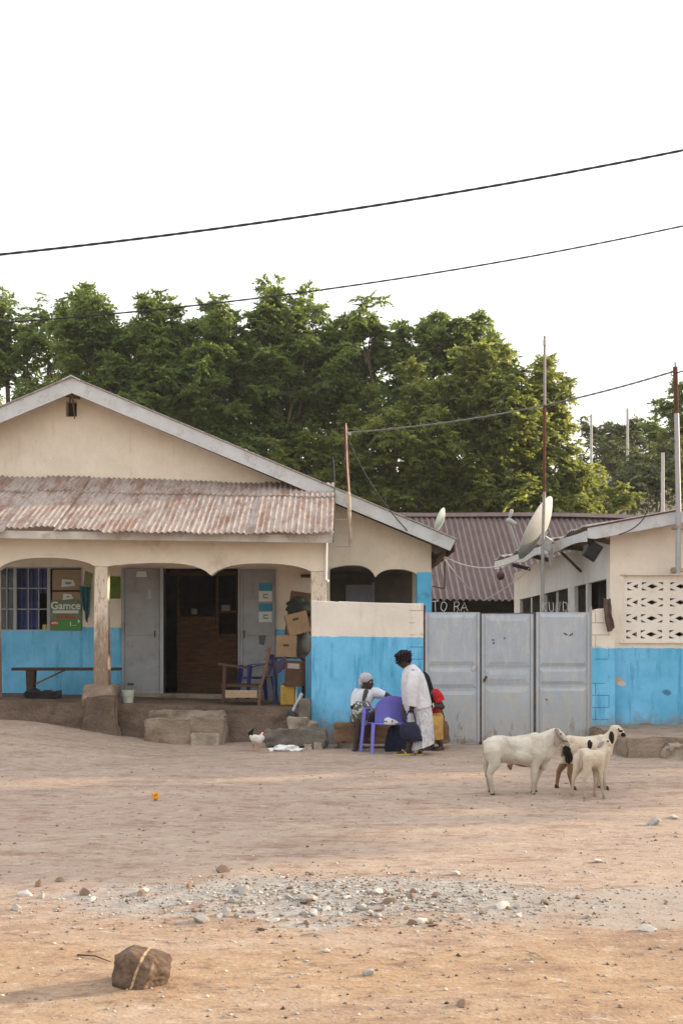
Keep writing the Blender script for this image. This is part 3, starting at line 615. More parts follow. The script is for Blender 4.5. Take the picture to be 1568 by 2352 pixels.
# ================================================================ right house
rh = thing('right_house', (6.0, 22, 0), 'cream and blue house with breeze block screen on the right edge', 'house')
wall_r = paint_wall('right_wall_paint', 1.50, 0, (.74, .67, .58), BLUE, None, [(X(1418, YR), Zh(1563, YR), .10, (.50, .40, .34)), (X(1427, YR), Zh(1570, YR), .07, (.62, .5, .43)), (X(1530, YR), Zh(1590, YR), .09, (.07, .2, .32))])
x0, x1 = X(1400, YR), X(2300, YR)
bz = lambda dx: 1213 - (dx - 1350) * .188
grx0, grx1 = X(1432, YR), X(1432 + 6.6 * 50, YR)
gh = [(grx0, Zh(1476, YR)), (grx0, Zh(1320, YR)), (grx1, Zh(1320, YR)), (grx1, Zh(1476, YR))]
tp = lambda dx: (X(dx, YR), Zh(bz(dx) + 16, YR))
mk('front_wall', G().plate([(x0, -.2), tp(1400), tp(1900), (X(2300, YR), Zh(bz(1900) + 80, YR)), (x1, -.2)], [gh], YR, YR + .2), wall_r, rh)
# breeze block screen: each block is a diamond between four corner triangles
hl = []
hole = lambda pts: hl.append([(X(a, YR), Zh(b, YR)) for a, b in pts])
for r in range(4):
    yc = 1346.5 + r * 36.8; jx = -.9 * r
    for c in range(-1, 5):
        xc = (1465.4 if c < 0 else 1498.7 + 65.6 * c) + jx; h, w = 9.4, 24.8
        for sx in ((-1,) if c < 0 else (-1, 1)):
            hole([(xc + sx * w, yc - h), (xc + sx * w, yc - 3.2), (xc + sx * (w - 12.6), yc - h)])
            hole([(xc + sx * w, yc + h), (xc + sx * (w - 12.6), yc + h), (xc + sx * w, yc + 3.2)])
        hole([(xc - 12.6, yc), (xc, yc - 5.9)] + ([(xc + 12.6, yc)] if c >= 0 else []) + [(xc, yc + 5.9)])
mk('breeze_block_screen', G().plate([(grx0 + .002, gh[0][1] + .002), (grx0 + .002, gh[1][1] - .002), (grx1 - .002, gh[1][1] - .002), (grx1 - .002, gh[0][1] + .002)], hl, YR + .03, YR + .15), M('pale_screen_paint', (.74, .69, .62), .9, .06, 3, (.5, .42, .34), .35, 4), rh)
mk('screen_ledge', G().bx(grx0 - .06, grx1 + .06, YR - .03, YR - .003, Zh(1477.5, YR), Zh(1475, YR)).bx(grx0 - .06, grx1 + .06, YR - .03, YR - .003, Zh(1321, YR), Zh(1318.5, YR)), cream_plain, rh)
sx_ = x0; ye = 28.2; wt = 3.30
hw = []
for (a, b) in ((18.5, 19.93), (20.07, 21.05), (21.65, 24.2), (24.7, 27.5)): hw.append([(a, 1.25), (a, 2.62), (b, 2.62 + .0), (b, 1.25)])
mk('side_wall', G().plate([(YR + .202, -.2), (YR + .202, wt), (ye, wt), (ye, -.2)], hw, sx_, sx_ + .07, axis='X'), white_wall, rh)
mk('window_mullion', G().bx(sx_ + .03, sx_ + .06, 22.9, 22.96, 1.255, 2.615), white_p, rh); mk('window_mullion', G().bx(sx_ + .03, sx_ + .06, 26.0, 26.06, 1.255, 2.615), white_p, rh)
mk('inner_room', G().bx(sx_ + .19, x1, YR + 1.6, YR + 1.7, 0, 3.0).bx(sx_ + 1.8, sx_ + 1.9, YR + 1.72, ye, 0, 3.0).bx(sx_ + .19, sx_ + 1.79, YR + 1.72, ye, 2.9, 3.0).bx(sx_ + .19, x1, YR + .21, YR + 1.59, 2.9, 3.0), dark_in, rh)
mk('rear_wall', G().bx(sx_, x1, ye + .01, ye + .2, -.2, 3.3), white_wall, rh)
xe_ = X(1349, 17.9); zr0 = Zh(1213, 17.9); slr = .188
def rr3(u, v):
    y = 17.86 + 10.9 * u; d = v * 5.2
    sag = .03 * math.sin(y * 2.1) + .02 * math.sin(y * 5.3) if v < .1 else 0
    return Vector((xe_ + d - .02, y, zr0 + d * slr + .02 + .014 * math.sin(y * 2 * math.pi / .15) + sag + .006 * (y - 17.9) * 4 * (1 - v)))
zinc = iron_roof('old_grey_zinc', (.33, .30, .29), (.23, .14, .11), .5, 9)
mk('roof', G().sheet(rr3, 420, 6, .008).sheet(lambda u, v: Vector((xe_ + 5.16 + 6 * v, 17.86 + 10.9 * u, zr0 + 5.2 * slr + .02 - 6 * v * slr)), 4, 1, .008), zinc, rh, smooth=60)
L = X(1950, 17.9) - xe_
mk('barge_board', G().plate([(xe_, zr0), (xe_ + L, zr0 + L * slr), (xe_ + L, zr0 + L * slr - .19), (xe_ + .12, zr0 - .19 + .12 * slr), (xe_, zr0 - .155)], [], 17.9, 17.935), facia, rh)
mk('eaves_board', G().sheet(lambda u, v: Vector((xe_ + .012 * math.sin(u * 25), 17.94 + 10.7 * u, zr0 - .02 - .17 * v - .02 + .03 * math.sin(u * 19) * v + .024 * u * 10.7)), 60, 2, .025), facia, rh, smooth=40)
for a_, b_, w_, h_ in (((xe_ + .03, 18.2, 3.28), (sx_, 18.3, 3.2), .05, .08), ((xe_ + .03, 20.3, 3.3), (sx_, 20.3, 3.25), .05, .08), ((xe_ + .05, 20.35, 3.2), (sx_ - .01, 20.4, 2.85), .04, .04), ((xe_ + .03, 23.3, 3.35), (sx_, 23.3, 3.25), .05, .08), ((xe_ + .03, 26, 3.35), (sx_, 26, 3.25), .05, .08)): mk('eaves_rafter', G().bar(a_, b_, w_, h_), dark_brown, rh)
ck = mk('hanging_speaker', G().box(P(1360, 1266, 18.1), (.21, .12, .27), (0, R(32), 0)).box(P(1360, 1266, 18.033), (.16, .012, .21), (0, R(32), 0)).tube([P(1350, 1246, 18.1), P(1356, 1256, 18.1)], .015), M('black_case', (.02, .02, .022), .6), bevel=.008)
tag(ck, 'tilted black square box hanging under the right roof corner', 'speaker box')
stp = mk('concrete_ledge', lump(X(1402, 16.6), X(1900, 16.6), 15.75, YR - .01, -.15, .285, .03, 6, 16), conc, smooth=50)
tag(stp, 'low rough concrete ledge along the base of the right blue wall', 'ledge')

# ================================================================ boundary walls and gate
wall_f = paint_wall('boundary_paint', Zh(1462, YW), .012, (.74, .675, .585), BLUE, (X(940, YW), X(973, YW)))
tops = [(715, 1379), (738, 1380), (760, 1381), (775, 1382.5), (779, 1381), (830, 1383), (870, 1384.5), (905, 1385), (940, 1386), (972, 1386)]
bw = G().plate([(X(715, YW), -.3)] + [(X(a, YW), Zh(b, YW)) for a, b in tops] + [(X(972.5, YW), -.3)], [], YW, YW + .19)
mk('boundary_wall', bw, wall_f, bevel=.012, label='low cream over blue wall behind the seated people, left of the grey gate', cat='wall')
wall_g = paint_wall('gate_pier_paint', 1.5, 0, (.74, .67, .58), BLUE, (X(1350, YW), X(1398, YW)))
bw = G().plate([(X(1358.5, YW), -.3), (X(1358.5, YW), Zh(1402, YW)), (X(1375, YW), Zh(1398, YW)), (X(1404, YR), Zh(1396, YW)), (X(1404, YR), -.3)], [], YW + .02, YW + .225)
mk('gate_pier', bw, wall_g, bevel=.01, label='blue and cream block pier with open mortar joints right of the gate', cat='wall')
def gate_material():
    n = N('grey_gate_paint'); x, y, z = n.sep(n.pos)
    a = n.noise(n.pos, 1.8, 6, .7); b = n.noise(n.pos, 5, 6, .7, (2, 2, .5), 3); c = n.noise(n.pos, 26, 5, .7)
    col = n.mix(n.ramp(a, .3, .7), (.335, .372, .42), (.40, .43, .47))
    col = n.mix(n.math('MULTIPLY', n.ramp(b, .46, .66), .6), col, (.50, .50, .48))
    col = n.mix(n.math('MULTIPLY', n.ramp(n.math('ADD', n.math('MULTIPLY', b, .9), n.math('MULTIPLY', z, -.42)), .05, .35), .5), col, (.37, .345, .30))
    col = n.mix(n.math('MULTIPLY', n.ramp(c, .62, .72), .6), col, (.24, .18, .14))
    e1 = n.math('ADD', n.noise(n.pos, 3.2, 7, .75, (1.5, 1, .6), 12), n.math('MULTIPLY', n.ramp(z, .8, .0), .12))
    col = n.mix(n.math('MULTIPLY', n.ramp(e1, .62, .72), .75), col, (.24, .15, .10))
    return n.done(col, .6, n.bump(c, .15, .006, n.bump(a, .35, .05)), .35)
gate_m = gate_material()
gate = thing('double_gate', (X(1165, YW), YW + .06, 0), 'pale grey steel gate with a small door set in its middle', 'gate')
gy = YW + .05
def gleaf(x0, x1, y0, y1, panels, inset):
    a, b = X(x0, YW), X(x1, YW); g = G().bx(a, b, gy, gy + .03, Zh(y1, YW), Zh(y0, YW))
    for (p0, p1) in panels:                          # pressed panel: sloping border round a flat centre
        za, zb = Zh(p1, YW), Zh(p0, YW); i = inset; ca, cb_ = a + .05, b - .05
        o = [Vector((ca, gy - .003, za)), Vector((cb_, gy - .003, za)), Vector((cb_, gy - .003, zb)), Vector((ca, gy - .003, zb))]
        q = [Vector((ca + i, gy - .020, za + i)), Vector((cb_ - i, gy - .020, za + i)), Vector((cb_ - i, gy - .020, zb - i)), Vector((ca + i, gy - .020, zb - i))]
        back = [p + Vector((0, .004, 0)) for p in o]
        g.add(o + q + back, [(4, 5, 6, 7), (0, 1, 5, 4), (1, 2, 6, 5), (2, 3, 7, 6), (3, 0, 4, 7), (8, 9, 1, 0), (9, 10, 2, 1), (10, 11, 3, 2), (11, 8, 0, 3), (11, 10, 9, 8)])
    for xx in (a + .022, b - .022): g.bx(xx - .02, xx + .02, gy - .018, gy - .002, Zh(y1, YW) + .002, Zh(y0, YW) - .002)
    return mk('gate_leaf', g, gate_m, gate)
g1 = gleaf(976, 1102, 1406, 1710, [(1410, 1528), (1534, 1580), (1588, 1706)], .06)
g2 = gleaf(1106, 1225, 1410, 1714, [(1414, 1532), (1538, 1572), (1578, 1708)], .085)
g3 = gleaf(1231, 1355, 1406, 1716, [(1410, 1530), (1536, 1572), (1580, 1712)], .05)
mk('handle', G().bar(P(1110, 1566, gy - .04), P(1117, 1553, gy - .05), .018, .03).sph(P(1112, 1561, gy - .035), (.02, .02, .02), nu=8, nv=6), wood_d, g2)
mk('bolt_plate', G().box(P(1087, 1534, gy - .03), (.05, .012, .09), (0, R(25), 0)), M('chipped_metal', (.5, .48, .45), .6), g1)
for c, pts in ((g3, [(1296, 1455), (1300, 1457), (1309, 1459), (1313, 1456)]), (g3, [(1254, 1607)]), (g2, [(1132, 1470), (1133, 1477), (1158, 1466)])):
    for i, (a, b) in enumerate(pts): mk('paint_chip', G().box(P(a, b, gy - .025), (.03, .004, .018), (0, R(25 - i * 30), 0)), ink_d, c)
hp = G()
for xx in (1104, 1228.2): hp.bx(X(xx, YW) - .013, X(xx, YW) + .013, gy + .0, gy + .06, 0, Zh(1408 if xx < 1200 else 1407, YW))
hp.bx(X(976, YW), X(1355, YW), gy + .031, gy + .062, Zh(1406, YW) - .05, Zh(1406, YW) - .01)
mk('gate_frame', hp, M('dark_gate_frame', (.10, .095, .095), .7, .3, 6, (.2, .1, .06), .6, 6), gate)
mk('hinge_post', G().tube([(X(974, YW), gy - .0, 0), (X(974, YW), gy - .0, Zh(1390, YW))], .022, 8), rust_m, gate); mk('hinge_post', G().tube([(X(1357, YW), gy - .02, 0), (X(1357, YW), gy - .02, Zh(1393, YW))], .018, 8), steel, gate)
mk('hinge', G().box(P(1355, 1697, gy - .03), (.05, .03, .12)), ink_d, gate); mk('hinge', G().box(P(1107, 1708, gy - .03), (.10, .03, .05)), ink_d, gate)
GL = {'T': [[(0, 0), (1, 0)], [(.5, 0), (.5, 1)]], 'O': [[(.5 + .5 * math.sin(t * .5236), .5 - .5 * math.cos(t * .5236)) for t in range(13)]], 'R': [[(0, 1), (0, 0), (.7, .05), (.8, .28), (.6, .5), (0, .52)], [(.4, .52), (.9, 1)]],
      'A': [[(0, 1), (.5, 0), (1, 1)], [(.2, .62), (.8, .62)]], 'K': [[(0, 0), (0, 1)], [(.8, 0), (0, .55), (.85, 1)]], 'U': [[(0, 0), (0, .8), (.25, 1), (.65, 1), (.85, .8), (.85, 0)]], 'N': [[(0, 1), (0, 0), (.8, 1), (.8, 0)]], 'D': [[(0, 0), (0, 1), (.5, .95), (.8, .6), (.75, .25), (.45, .02), (0, 0)]]}
letter_m = M('thin_bare_wire', (.46, .45, .44), .6, .15, 20)
for ch, lx, w, top in (('T', 991, 17, 1381), ('O', 1012, 13, 1382), ('R', 1043, 13, 1382), ('A', 1057, 16, 1383), ('K', 1245, 11, 1383), ('U', 1260, 11, 1383), ('N', 1276, 11, 1383), ('D', 1293, 12, 1383), ('A', 1307, 14, 1382)):
    g = G()
    for st_ in GL[ch]: g.tube([P(lx + a * w + .9 * math.sin(b * 5 + lx), top + b * 21 + .8 * math.sin(a * 4 + lx * 1.7), YW + .09) for a, b in st_], .0058, 5)
    g.tube([P(lx + w * .5, top + 20.5, YW + .09), P(lx + w * .5, 1408, YW + .09)], .004, 5)
    mk('wire_letter', g, letter_m, gate)
# ================================================================ trees
def leaf_material(name, dark, light, trans):
    n = N(name); at = n.new('ShaderNodeAttribute'); at.attribute_name = 'tint'
    col = n.mix(at.outputs['Fac'], dark, light)
    col = n.mix(n.math('MULTIPLY', n.ramp(n.noise(n.pos, .55, 3, .6), .55, .75), .45), col, sc(light, 1.15))
    n.done(col, .55, None, .3)
    tr = n.new('ShaderNodeBsdfTranslucent'); n.put(tr.inputs[0], n.mix(at.outputs['Fac'], sc(trans, .6), trans))
    ms = n.new('ShaderNodeMixShader'); ms.inputs[0].default_value = .5
    n.t.links.new(n.b.outputs[0], ms.inputs[1]); n.t.links.new(tr.outputs[0], ms.inputs[2]); n.t.links.new(ms.outputs[0], n.out.inputs[0])
    return n.mat
leaf_a = leaf_material('neem_leaf', (.050, .088, .026), (.135, .190, .055), (.36, .45, .10))
leaf_b = leaf_material('yellowing_leaf', (.060, .094, .026), (.150, .190, .050), (.46, .50, .10))
leaf_c = leaf_material('far_leaf', (.075, .10, .052), (.13, .155, .075), (.16, .18, .05))
bark = M('bark', (.10, .075, .055), .95, .3, 4, (.05, .035, .03), .6, 4, .6, 12)
rng = np.random.default_rng(5)
def tuft(seed, nf=9, pairs=5, L=.36, lw=.044, ll=.135):
    g = np.random.default_rng(seed); V, F = [], []
    for k in range(nf):
        az = 2 * np.pi * k / nf + g.uniform(-.35, .35); el = g.uniform(-.25, .95); Lk = L * g.uniform(.7, 1.2)
        d = np.array([np.cos(az) * np.cos(el), np.sin(az) * np.cos(el), np.sin(el)]); side = np.array([-np.sin(az), np.cos(az), 0])
        for j in range(pairs * 2 + 1):
            t = .25 + .75 * (j // 2) / pairs; p = d * Lk * t + np.array([0, 0, -.30 * Lk * t * t * 1.6])
            s_ = 0 if j == pairs * 2 else (1 if j % 2 else -1)
            a = (side * s_ * .9 + d * (.45 if s_ else 1) + np.array([0, 0, -.45])); a = a / np.linalg.norm(a)
            b = np.cross(a, g.normal(size=3)); b /= np.linalg.norm(b) + 1e-6
            l_, w_ = ll * g.uniform(.8, 1.2), lw * g.uniform(.8, 1.2)
            o = len(V); V += [p, p + a * l_ * .45 + b * w_, p + a * l_, p + a * l_ * .45 - b * w_]; F.append((o, o+1, o+2, o+3))
    return np.array(V), np.array(F)
TUFTS = [tuft(i) for i in range(4)]; SPARSE = [tuft(20 + i, 5, 4) for i in range(3)]
def crown_mesh(name, pts, temps, smin, smax, seed):
    g = np.random.default_rng(seed); Vs, Fs, Ts = [], [], []; o = 0
    for p in pts:
        V, F = temps[g.integers(len(temps))]; a = g.uniform(0, 6.283); s_ = g.uniform(smin, smax)
        ca, sa = math.cos(a), math.sin(a); tx, ty = g.normal(0, .25, 2)
        Rm = np.array([[ca, -sa, 0], [sa, ca, 0], [0, 0, 1]]) @ np.array([[1, 0, tx], [0, 1, ty], [-tx, -ty, 1]])
        Vs.append(V @ Rm.T * s_ + np.array(p)); Fs.append(F + o); o += len(V)
        tt = np.clip(g.normal(.45, .25), 0, 1); Ts.append(np.clip(np.repeat(g.normal(tt, .18, len(F)), 4), 0, 1))
    me_ = np_mesh(name, np.concatenate(Vs), np.concatenate(Fs))
    at = me_.attributes.new('tint', 'FLOAT', 'POINT'); at.data.foreach_set('value', np.concatenate(Ts).astype(np.float32)); return me_
def tree(name, bx, Y, lobes, label, cat='tree', group=None, mat=None, dens=4.4, temps=None, smin=.62, smax=1.15, seed=1, depth=1.0, sprigs=5, gap=-.18, ground_z=0.0, pads=0):
    g = np.random.default_rng(seed); mpp = Y / FP; base = Vector((X(bx, Y), Y, ground_z)); pts, stems = [], []
    root = thing(name, base, label, cat, group); tr = G(); cents = []; todo = []
    for (lx, ly, rx, ry) in lobes:
        if Y > 38 and Y < 45: ly += 28 if ly < 820 else 26; rx, ry = rx * .94, ry * .9
        if pads and ly < 880 and rx > 40:                    # open top: separate leaf pads held up on twigs
            for q in range(int(pads * rx * ry / 900)):
                a_ = g.uniform(0, 6.283); rr_ = g.uniform(.2, 1.05) ** .6; todo.append((lx + rx * rr_ * math.cos(a_), ly + ry * rr_ * math.sin(a_), g.uniform(18, 36), g.uniform(13, 24), True))
            todo.append((lx, ly + ry * .75, rx * .8, ry * .55, False)); continue
        todo.append((lx, ly, rx, ry, False))
    for (lx, ly, rx, ry, pad) in todo:
        c = P(lx, ly, Y + g.uniform(-1.0, 1.0) * depth); rxm, rzm = rx * mpp, ry * mpp; rym = (rxm + rzm) * .5 * depth
        if pad: stems.append((c + Vector((g.uniform(-.5, .5), .1, -g.uniform(.7, 1.6))), c))
        else: cents.append(c)
        nt = int(dens * 4 * math.pi * ((rxm * rzm) ** 1.6 + (rxm * rym) ** 1.6 + (rym * rzm) ** 1.6) ** (1/1.6) / 3 ** (1/1.6) * (1.5 if pad else 1))
        k = 0
        while k < nt:
            d = g.normal(size=3); d /= np.linalg.norm(d)
            if d[1] > .35 and g.random() < .55: continue     # fewer tufts on the far side
            rad = g.uniform(.45, 1.0) ** .5 * (1 + .28 * noise.noise(Vector(d * 2.2) + Vector((lx, ly, seed))))
            p = np.array([c.x + d[0] * rxm * rad, c.y + d[1] * rym * rad, c.z + d[2] * rzm * rad]); k += 1
            if noise.noise(Vector(p) * .75 + Vector((seed * 3.1, 0, 0))) < gap - .5 * sstep(10.5, 7.0, p[2]): continue
            pts.append(p)
            if k % 14 == 0: stems.append((c, Vector(p)))
        for q in range(0 if pad else sprigs):                              # leggy shoots standing out of the crown
            th = g.uniform(.25, 2.9); d = Vector((math.cos(th), g.uniform(-.5, .2), math.sin(th)))
            p0 = c + Vector((d.x * rxm, d.y * rym, d.z * rzm)) * .85; L = g.uniform(.5, 1.5)
            q1 = p0 + Vector((d.x * .6 * L, d.y * .5, L * (.35 + .6 * d.z))); stems.append((p0 - d * .8, q1))
            for t in np.linspace(.2, 1, 5): 
                for _ in range(2): pts.append(np.array(p0.lerp(q1, float(t))) + g.normal(0, .16, 3))
    mz = sum((c.z for c in cents)) / len(cents); mx = sum((c.x for c in cents)) / len(cents)
    fork = Vector((base.x * .6 + mx * .4, Y, ground_z + max(1.5, (mz - ground_z) * .38)))
    r0 = .10 + .028 * (mz - ground_z)
    tr.tube([base - Vector((0, 0, .3)), base.lerp(fork, .5) + Vector((.1, .05, 0)), fork], [r0 * 1.25, r0, r0 * .8], 9)
    for c in cents:
        m_ = fork.lerp(c, .5) + Vector((g.uniform(-.3, .3), g.uniform(-.3, .3), .3)); tr.tube([fork - Vector((0, 0, .15)), m_, c], [r0 * .4, r0 * .22, r0 * .10], 6)
    for a, b in stems: tr.tube([a, a.lerp(b, .55) + Vector((0, 0, .12)), b], [.035, .022, .008], 4, cap=False)
    mk('trunk', tr, bark, root, smooth=80, base=base)
    me_ = crown_mesh('crown', np.array(pts) - np.array(base), temps or TUFTS, smin, smax, seed); me_.materials.append(mat or leaf_a)
    cr = bpy.data.objects.new('crown', me_); link(cr, root, base); return root
GT = 'leafy trees massed behind the houses'
tree('tree', 40, 43, [(20, 770, 100, 80), (115, 720, 95, 62), (60, 860, 130, 80), (-80, 800, 110, 100), (100, 950, 150, 70), (10, 705, 60, 40), (130, 860, 120, 80), (200, 780, 70, 50)], 'airy leafy tree at the left edge, sky showing through its top', group=GT, dens=2.6, seed=11, gap=-.1, sprigs=5, pads=.75, temps=SPARSE + TUFTS[:1])
tree('tree', 290, 40.5, [(255, 712, 105, 60), (355, 725, 85, 60), (190, 735, 60, 50), (455, 765, 60, 60), (300, 850, 150, 100), (420, 790, 95, 90), (210, 830, 110, 90), (350, 960, 170, 90), (200, 950, 150, 80)], 'dark green tree behind the gable peak, bright tips on its crown', group=GT, seed=12, pads=1.1, gap=-.3)
tree('tree', 610, 41, [(555, 735, 70, 66), (640, 700, 66, 52), (715, 725, 62, 62), (560, 800, 110, 70), (680, 810, 110, 70), (600, 850, 140, 110), (715, 860, 110, 110), (490, 860, 110, 120), (560, 1000, 160, 110), (440, 985, 130, 100), (690, 1010, 140, 110)], 'tallest tree in the middle, leggy shoots rising above the others', group=GT, seed=13, sprigs=4, pads=.95, gap=-.3)
tree('tree', 890, 42, [(840, 745, 80, 52), (925, 760, 85, 56), (1015, 730, 62, 56), (1075, 770, 55, 50), (880, 850, 130, 90), (1000, 850, 110, 70), (800, 900, 110, 120), (1120, 800, 70, 36), (765, 790, 60, 60)], 'tree with open twiggy top over the rusty mast', group=GT, seed=14, sprigs=4, pads=.9)
tree('tree', 980, 39.5, [(1050, 930, 120, 95), (1140, 900, 110, 70), (960, 1000, 140, 110), (1080, 1060, 150, 100), (1060, 1150, 160, 60), (840, 1060, 140, 120), (930, 1130, 160, 70), (760, 1120, 120, 90)], 'broad dark tree just above the purple roof, autumn brown patches inside', group=GT, seed=15, mat=leaf_b, dens=5.4, gap=-.3)
tree('tree', 1245, 39, [(1205, 890, 72, 62), (1250, 955, 58, 70), (1180, 1010, 95, 95), (1262, 1060, 66, 60), (1225, 1120, 100, 55), (1150, 1120, 120, 70), (1300, 1140, 80, 34), (1170, 950, 85, 85), (1372, 1150, 44, 24)], 'sunlit yellow green rounded tree at the right end of the mass', group=GT, seed=16, mat=leaf_b, sprigs=3, dens=5.6, gap=-.3)
tree('tree', 1420, 66, [(1395, 1015, 46, 44), (1450, 1030, 50, 44), (1372, 1045, 45, 46), (1490, 1045, 40, 40), (1420, 1065, 80, 26), (1480, 1075, 50, 20)], 'pale hazy tree on the far hillside between two thin poles', group=GT, seed=17, mat=leaf_c, dens=2.6, smin=.8, smax=1.4, sprigs=1, ground_z=9)
tree('tree', 1570, 52, [(1590, 965, 62, 60), (1560, 1035, 46, 52), (1610, 1060, 80, 70), (1640, 930, 60, 60)], 'dark tree cut off by the right edge behind the roof mast', group=GT, seed=18, dens=3.4, smin=.7, smax=1.3, sprigs=4, ground_z=3)
for i, (bx, by, rx, ry, lab) in enumerate(((1510, 1115, 42, 32, 'dry scrubby bush on the bank beside the short pale post'), (1440, 1140, 36, 22, 'low green bush on the bank right of the sunlit tree'), (1575, 1120, 34, 34, 'dry bush behind the right roof mast'))):
    tree('bush', bx, 46, [(bx, by, rx, ry), (bx + 12, by + 22, rx, ry)], lab, 'bush', 'bushes on the hillside', leaf_c, 1.9, SPARSE, 1.0, 1.5, 40 + i, sprigs=3, ground_z=2)

tree('tree', 784 + 15.5 * FP / 16.6, 16.6, [(784 + (15.5 + a) * FP / 16.6, HY - (b - CAM_H) * FP / 16.6, 1.7 * FP / 16.6, 1.1 * FP / 16.6) for a, b in ((-2.4, 4.4), (0, 5.2), (2.2, 4.3), (-.8, 6.2), (1.4, 6.4), (-3.6, 5.6))], 'unseen tree added right of the right house to shade the yard', seed=31, dens=2.2, gap=-.02, depth=1.5, sprigs=2)  # out-of-view tree, added to cast soft shade over the yard
# ================================================================ masts, poles and wires
def mast(name, pts, rad, segs, label, cat='pole'):   # segs: list of (from, to, material) along the list of points
    root = thing(name, pts[0], label, cat)
    for k, (a, b, m_) in enumerate(segs): mk('pipe_section', G().tube(pts[a:b+1], rad[a:b+1], 9), m_, root, smooth=60)
    return root
Yp = 18.35; mast_m = M('dull_mast_steel', (.23, .225, .22), .55, .12, 6, (.2, .13, .09), .5, 8, .1, 60, .4)
t = mast('antenna_mast', [P(1245, 1470, Yp), P(1245.5, 1260, Yp), P(1249, 1130, Yp), P(1250, 930, Yp), P(1250, 772, Yp)], [.028, .028, .026, .022, .018], [(0, 2, mast_m), (2, 3, rust_m), (3, 4, mast_m)], 'tall thin steel mast with rusty middle rising behind the gate beside the big dish', 'mast')
mk('insulator', G().cap(P(1250, 782, Yp - .03), P(1250, 792, Yp - .03), .025, .025), steel, t)
Ym = 20.1
t = mast('roof_mast', [P(806, 1256, Ym), P(803, 1200, Ym), P(800, 1130, Ym), P(793, 978, Ym)], [.03, .034, .036, .036], [(0, 2, M('grimy_cream_pipe', (.42, .36, .29), .9, .2, 6, (.2, .12, .08), .6, 8)), (2, 3, rust_m)], 'rusty leaning cable mast fixed to the shop house gable', 'mast')
mk('bracket', G().bar(P(764, 1193, Ym + .05), P(803, 1194, Ym + .05), .014).bar(P(770, 1256, Ym + .1), P(806, 1256, Ym + .1), .014).bar(P(793, 994, Ym), P(806, 996, Ym), .03, .05), steel, t)
mk('earth_rod', G().tube([P(794.5, 972, Ym - .045), P(797, 1060, Ym - .045), P(802, 1135, Ym - .045)], .008, 6), cream_plain, t)
Yr = 17.75
t = mast('house_mast', [P(1556, 1318, Yr), P(1557, 1170, Yr), P(1552.5, 950, Yr), P(1549.5, 843, Yr)], [.042, .042, .038, .036], [(0, 2, steel), (2, 3, rust_m)], 'thick cable mast, rusty on top, strapped to the right house front', 'mast')
mk('clamp', G().box(P(1557, 1212, Yr + .06), (.16, .2, .05)).box(P(1556, 1310, Yr + .12), (.16, .3, .05)).box(P(1550, 1310, Yr + .3), (.09, .2, .09)), conc_l, t); mk('spike', G().tube([P(1549.5, 843, Yr), P(1549, 832, Yr)], .01, 6).tube([P(1549, 856, Yr), P(1541, 853, Yr), P(1540, 861, Yr), P(1548, 866, Yr)], .008, 6), wire_m, t)
for (px, y0, y1, Y, r, lab) in ((1521, 1210, 1040, 24, .042, 'short pale post standing behind the right roof'), (1357, 1075, 952, 60, .075, 'thin pale pole on the far hillside beside the sunlit tree'), (1440, 1085, 938, 60, .075, 'thin pale pole standing alone in the middle of the far hillside')):
    po_ = mk('utility_pole', G().tube([P(px, y0 + 30, Y), P(px, y1, Y)], [r, r * .85], 9), M('pale_post', (.45, .44, .42), .7, .1), None, smooth=60); tag(po_, lab, 'pole')
def wire(pts, r, name, label, twist=0, n=60, mat=None, parent=None, cat='cable'):     # parabola through three points
    a, b, c = pts; g = G(); out = []
    for i in range(n + 1):
        t = i / n; u = (b - a).length / ((b - a).length + (c - b).length)
        l0 = (t - u) * (t - 1) / (u * 1.0) ; l1 = t * (t - 1) / (u * (u - 1)); l2 = t * (t - u) / (1 - u)
        out.append(a * l0 + b * l1 + c * l2)
    if twist:
        for s_ in (0, math.pi):
            g.tube([p + Vector((0, math.cos(i * twist + s_), math.sin(i * twist + s_))) * r * .26 for i, p in enumerate(out)], r * .80, 6)
    else: g.tube(out, r, 6)
    o = mk(name, g, mat or wire_m, parent)
    return tag(o, label, cat) if label else o
def px3(Y, *q): return [P(a, b, Y) for a, b in q]
Y0 = 11.5
f = lambda x: 585 + (-.1045) * x + (-.0000311) * x * x
wire(px3(Y0, (-500, f(-500)), (784, f(784)), (2200, f(2200))), .0125, 'power_cable', 'thick twisted power cable crossing the sky, upper of the two', .75, 330)
f = lambda x: 742 + (-.068) * x + (-.0000477) * x * x
wire(px3(13.5, (-500, f(-500)), (784, f(784)), (2200, f(2200))), .0095, 'power_cable', 'thin twisted power cable crossing in front of the tree tops, lower of the two', .8, 330)
wire([P(805, 993, Ym), P(1190, 943, 19.2), P(1549, 852, Yr)], .015, 'service_cable', 'dark service cable strung from the rusty gable mast to the right house mast', .9, 150, M('sunlit_grey_cable', (.16, .155, .15), .6, .1))  # sunlit look of the cable is put into its lighter grey colour
wire([P(797, 1003, Ym), P(858, 1120, 20.05), P(935, 1219, 20.2)], .011, 'service_cable', 'black cable slanting from the rusty mast down to the roof edge')
wire([P(765, 1050, Ym), P(768, 1110, 19.2), P(765, 1245, 18.0)], .010, 'loose_cable', 'loose black cable hanging over the end of the rusty porch roof')
wire([P(1549, 858, Yr), P(1600, 842, 17.4), P(1700, 815, 16.8)], .010, 'service_cable', 'short cable leaving the right house mast towards the right edge')
wire([P(1484, 1120, 17.8), P(1477, 1190, 17.8), P(1420, 1228, 17.85)], .009, 'loose_cable', 'thin black cable looping down over the right roof edge board')
wc = M('white_cable', (.5, .5, .49), .7, .05)
YE = 20.6
wire([P(1017, 1277, YE), P(1085, 1302, 20.5), P(1210, 1272, 20.8)], .013, 'clothes_line', 'white line sagging between the two roofs above the gate', mat=wc, n=24)
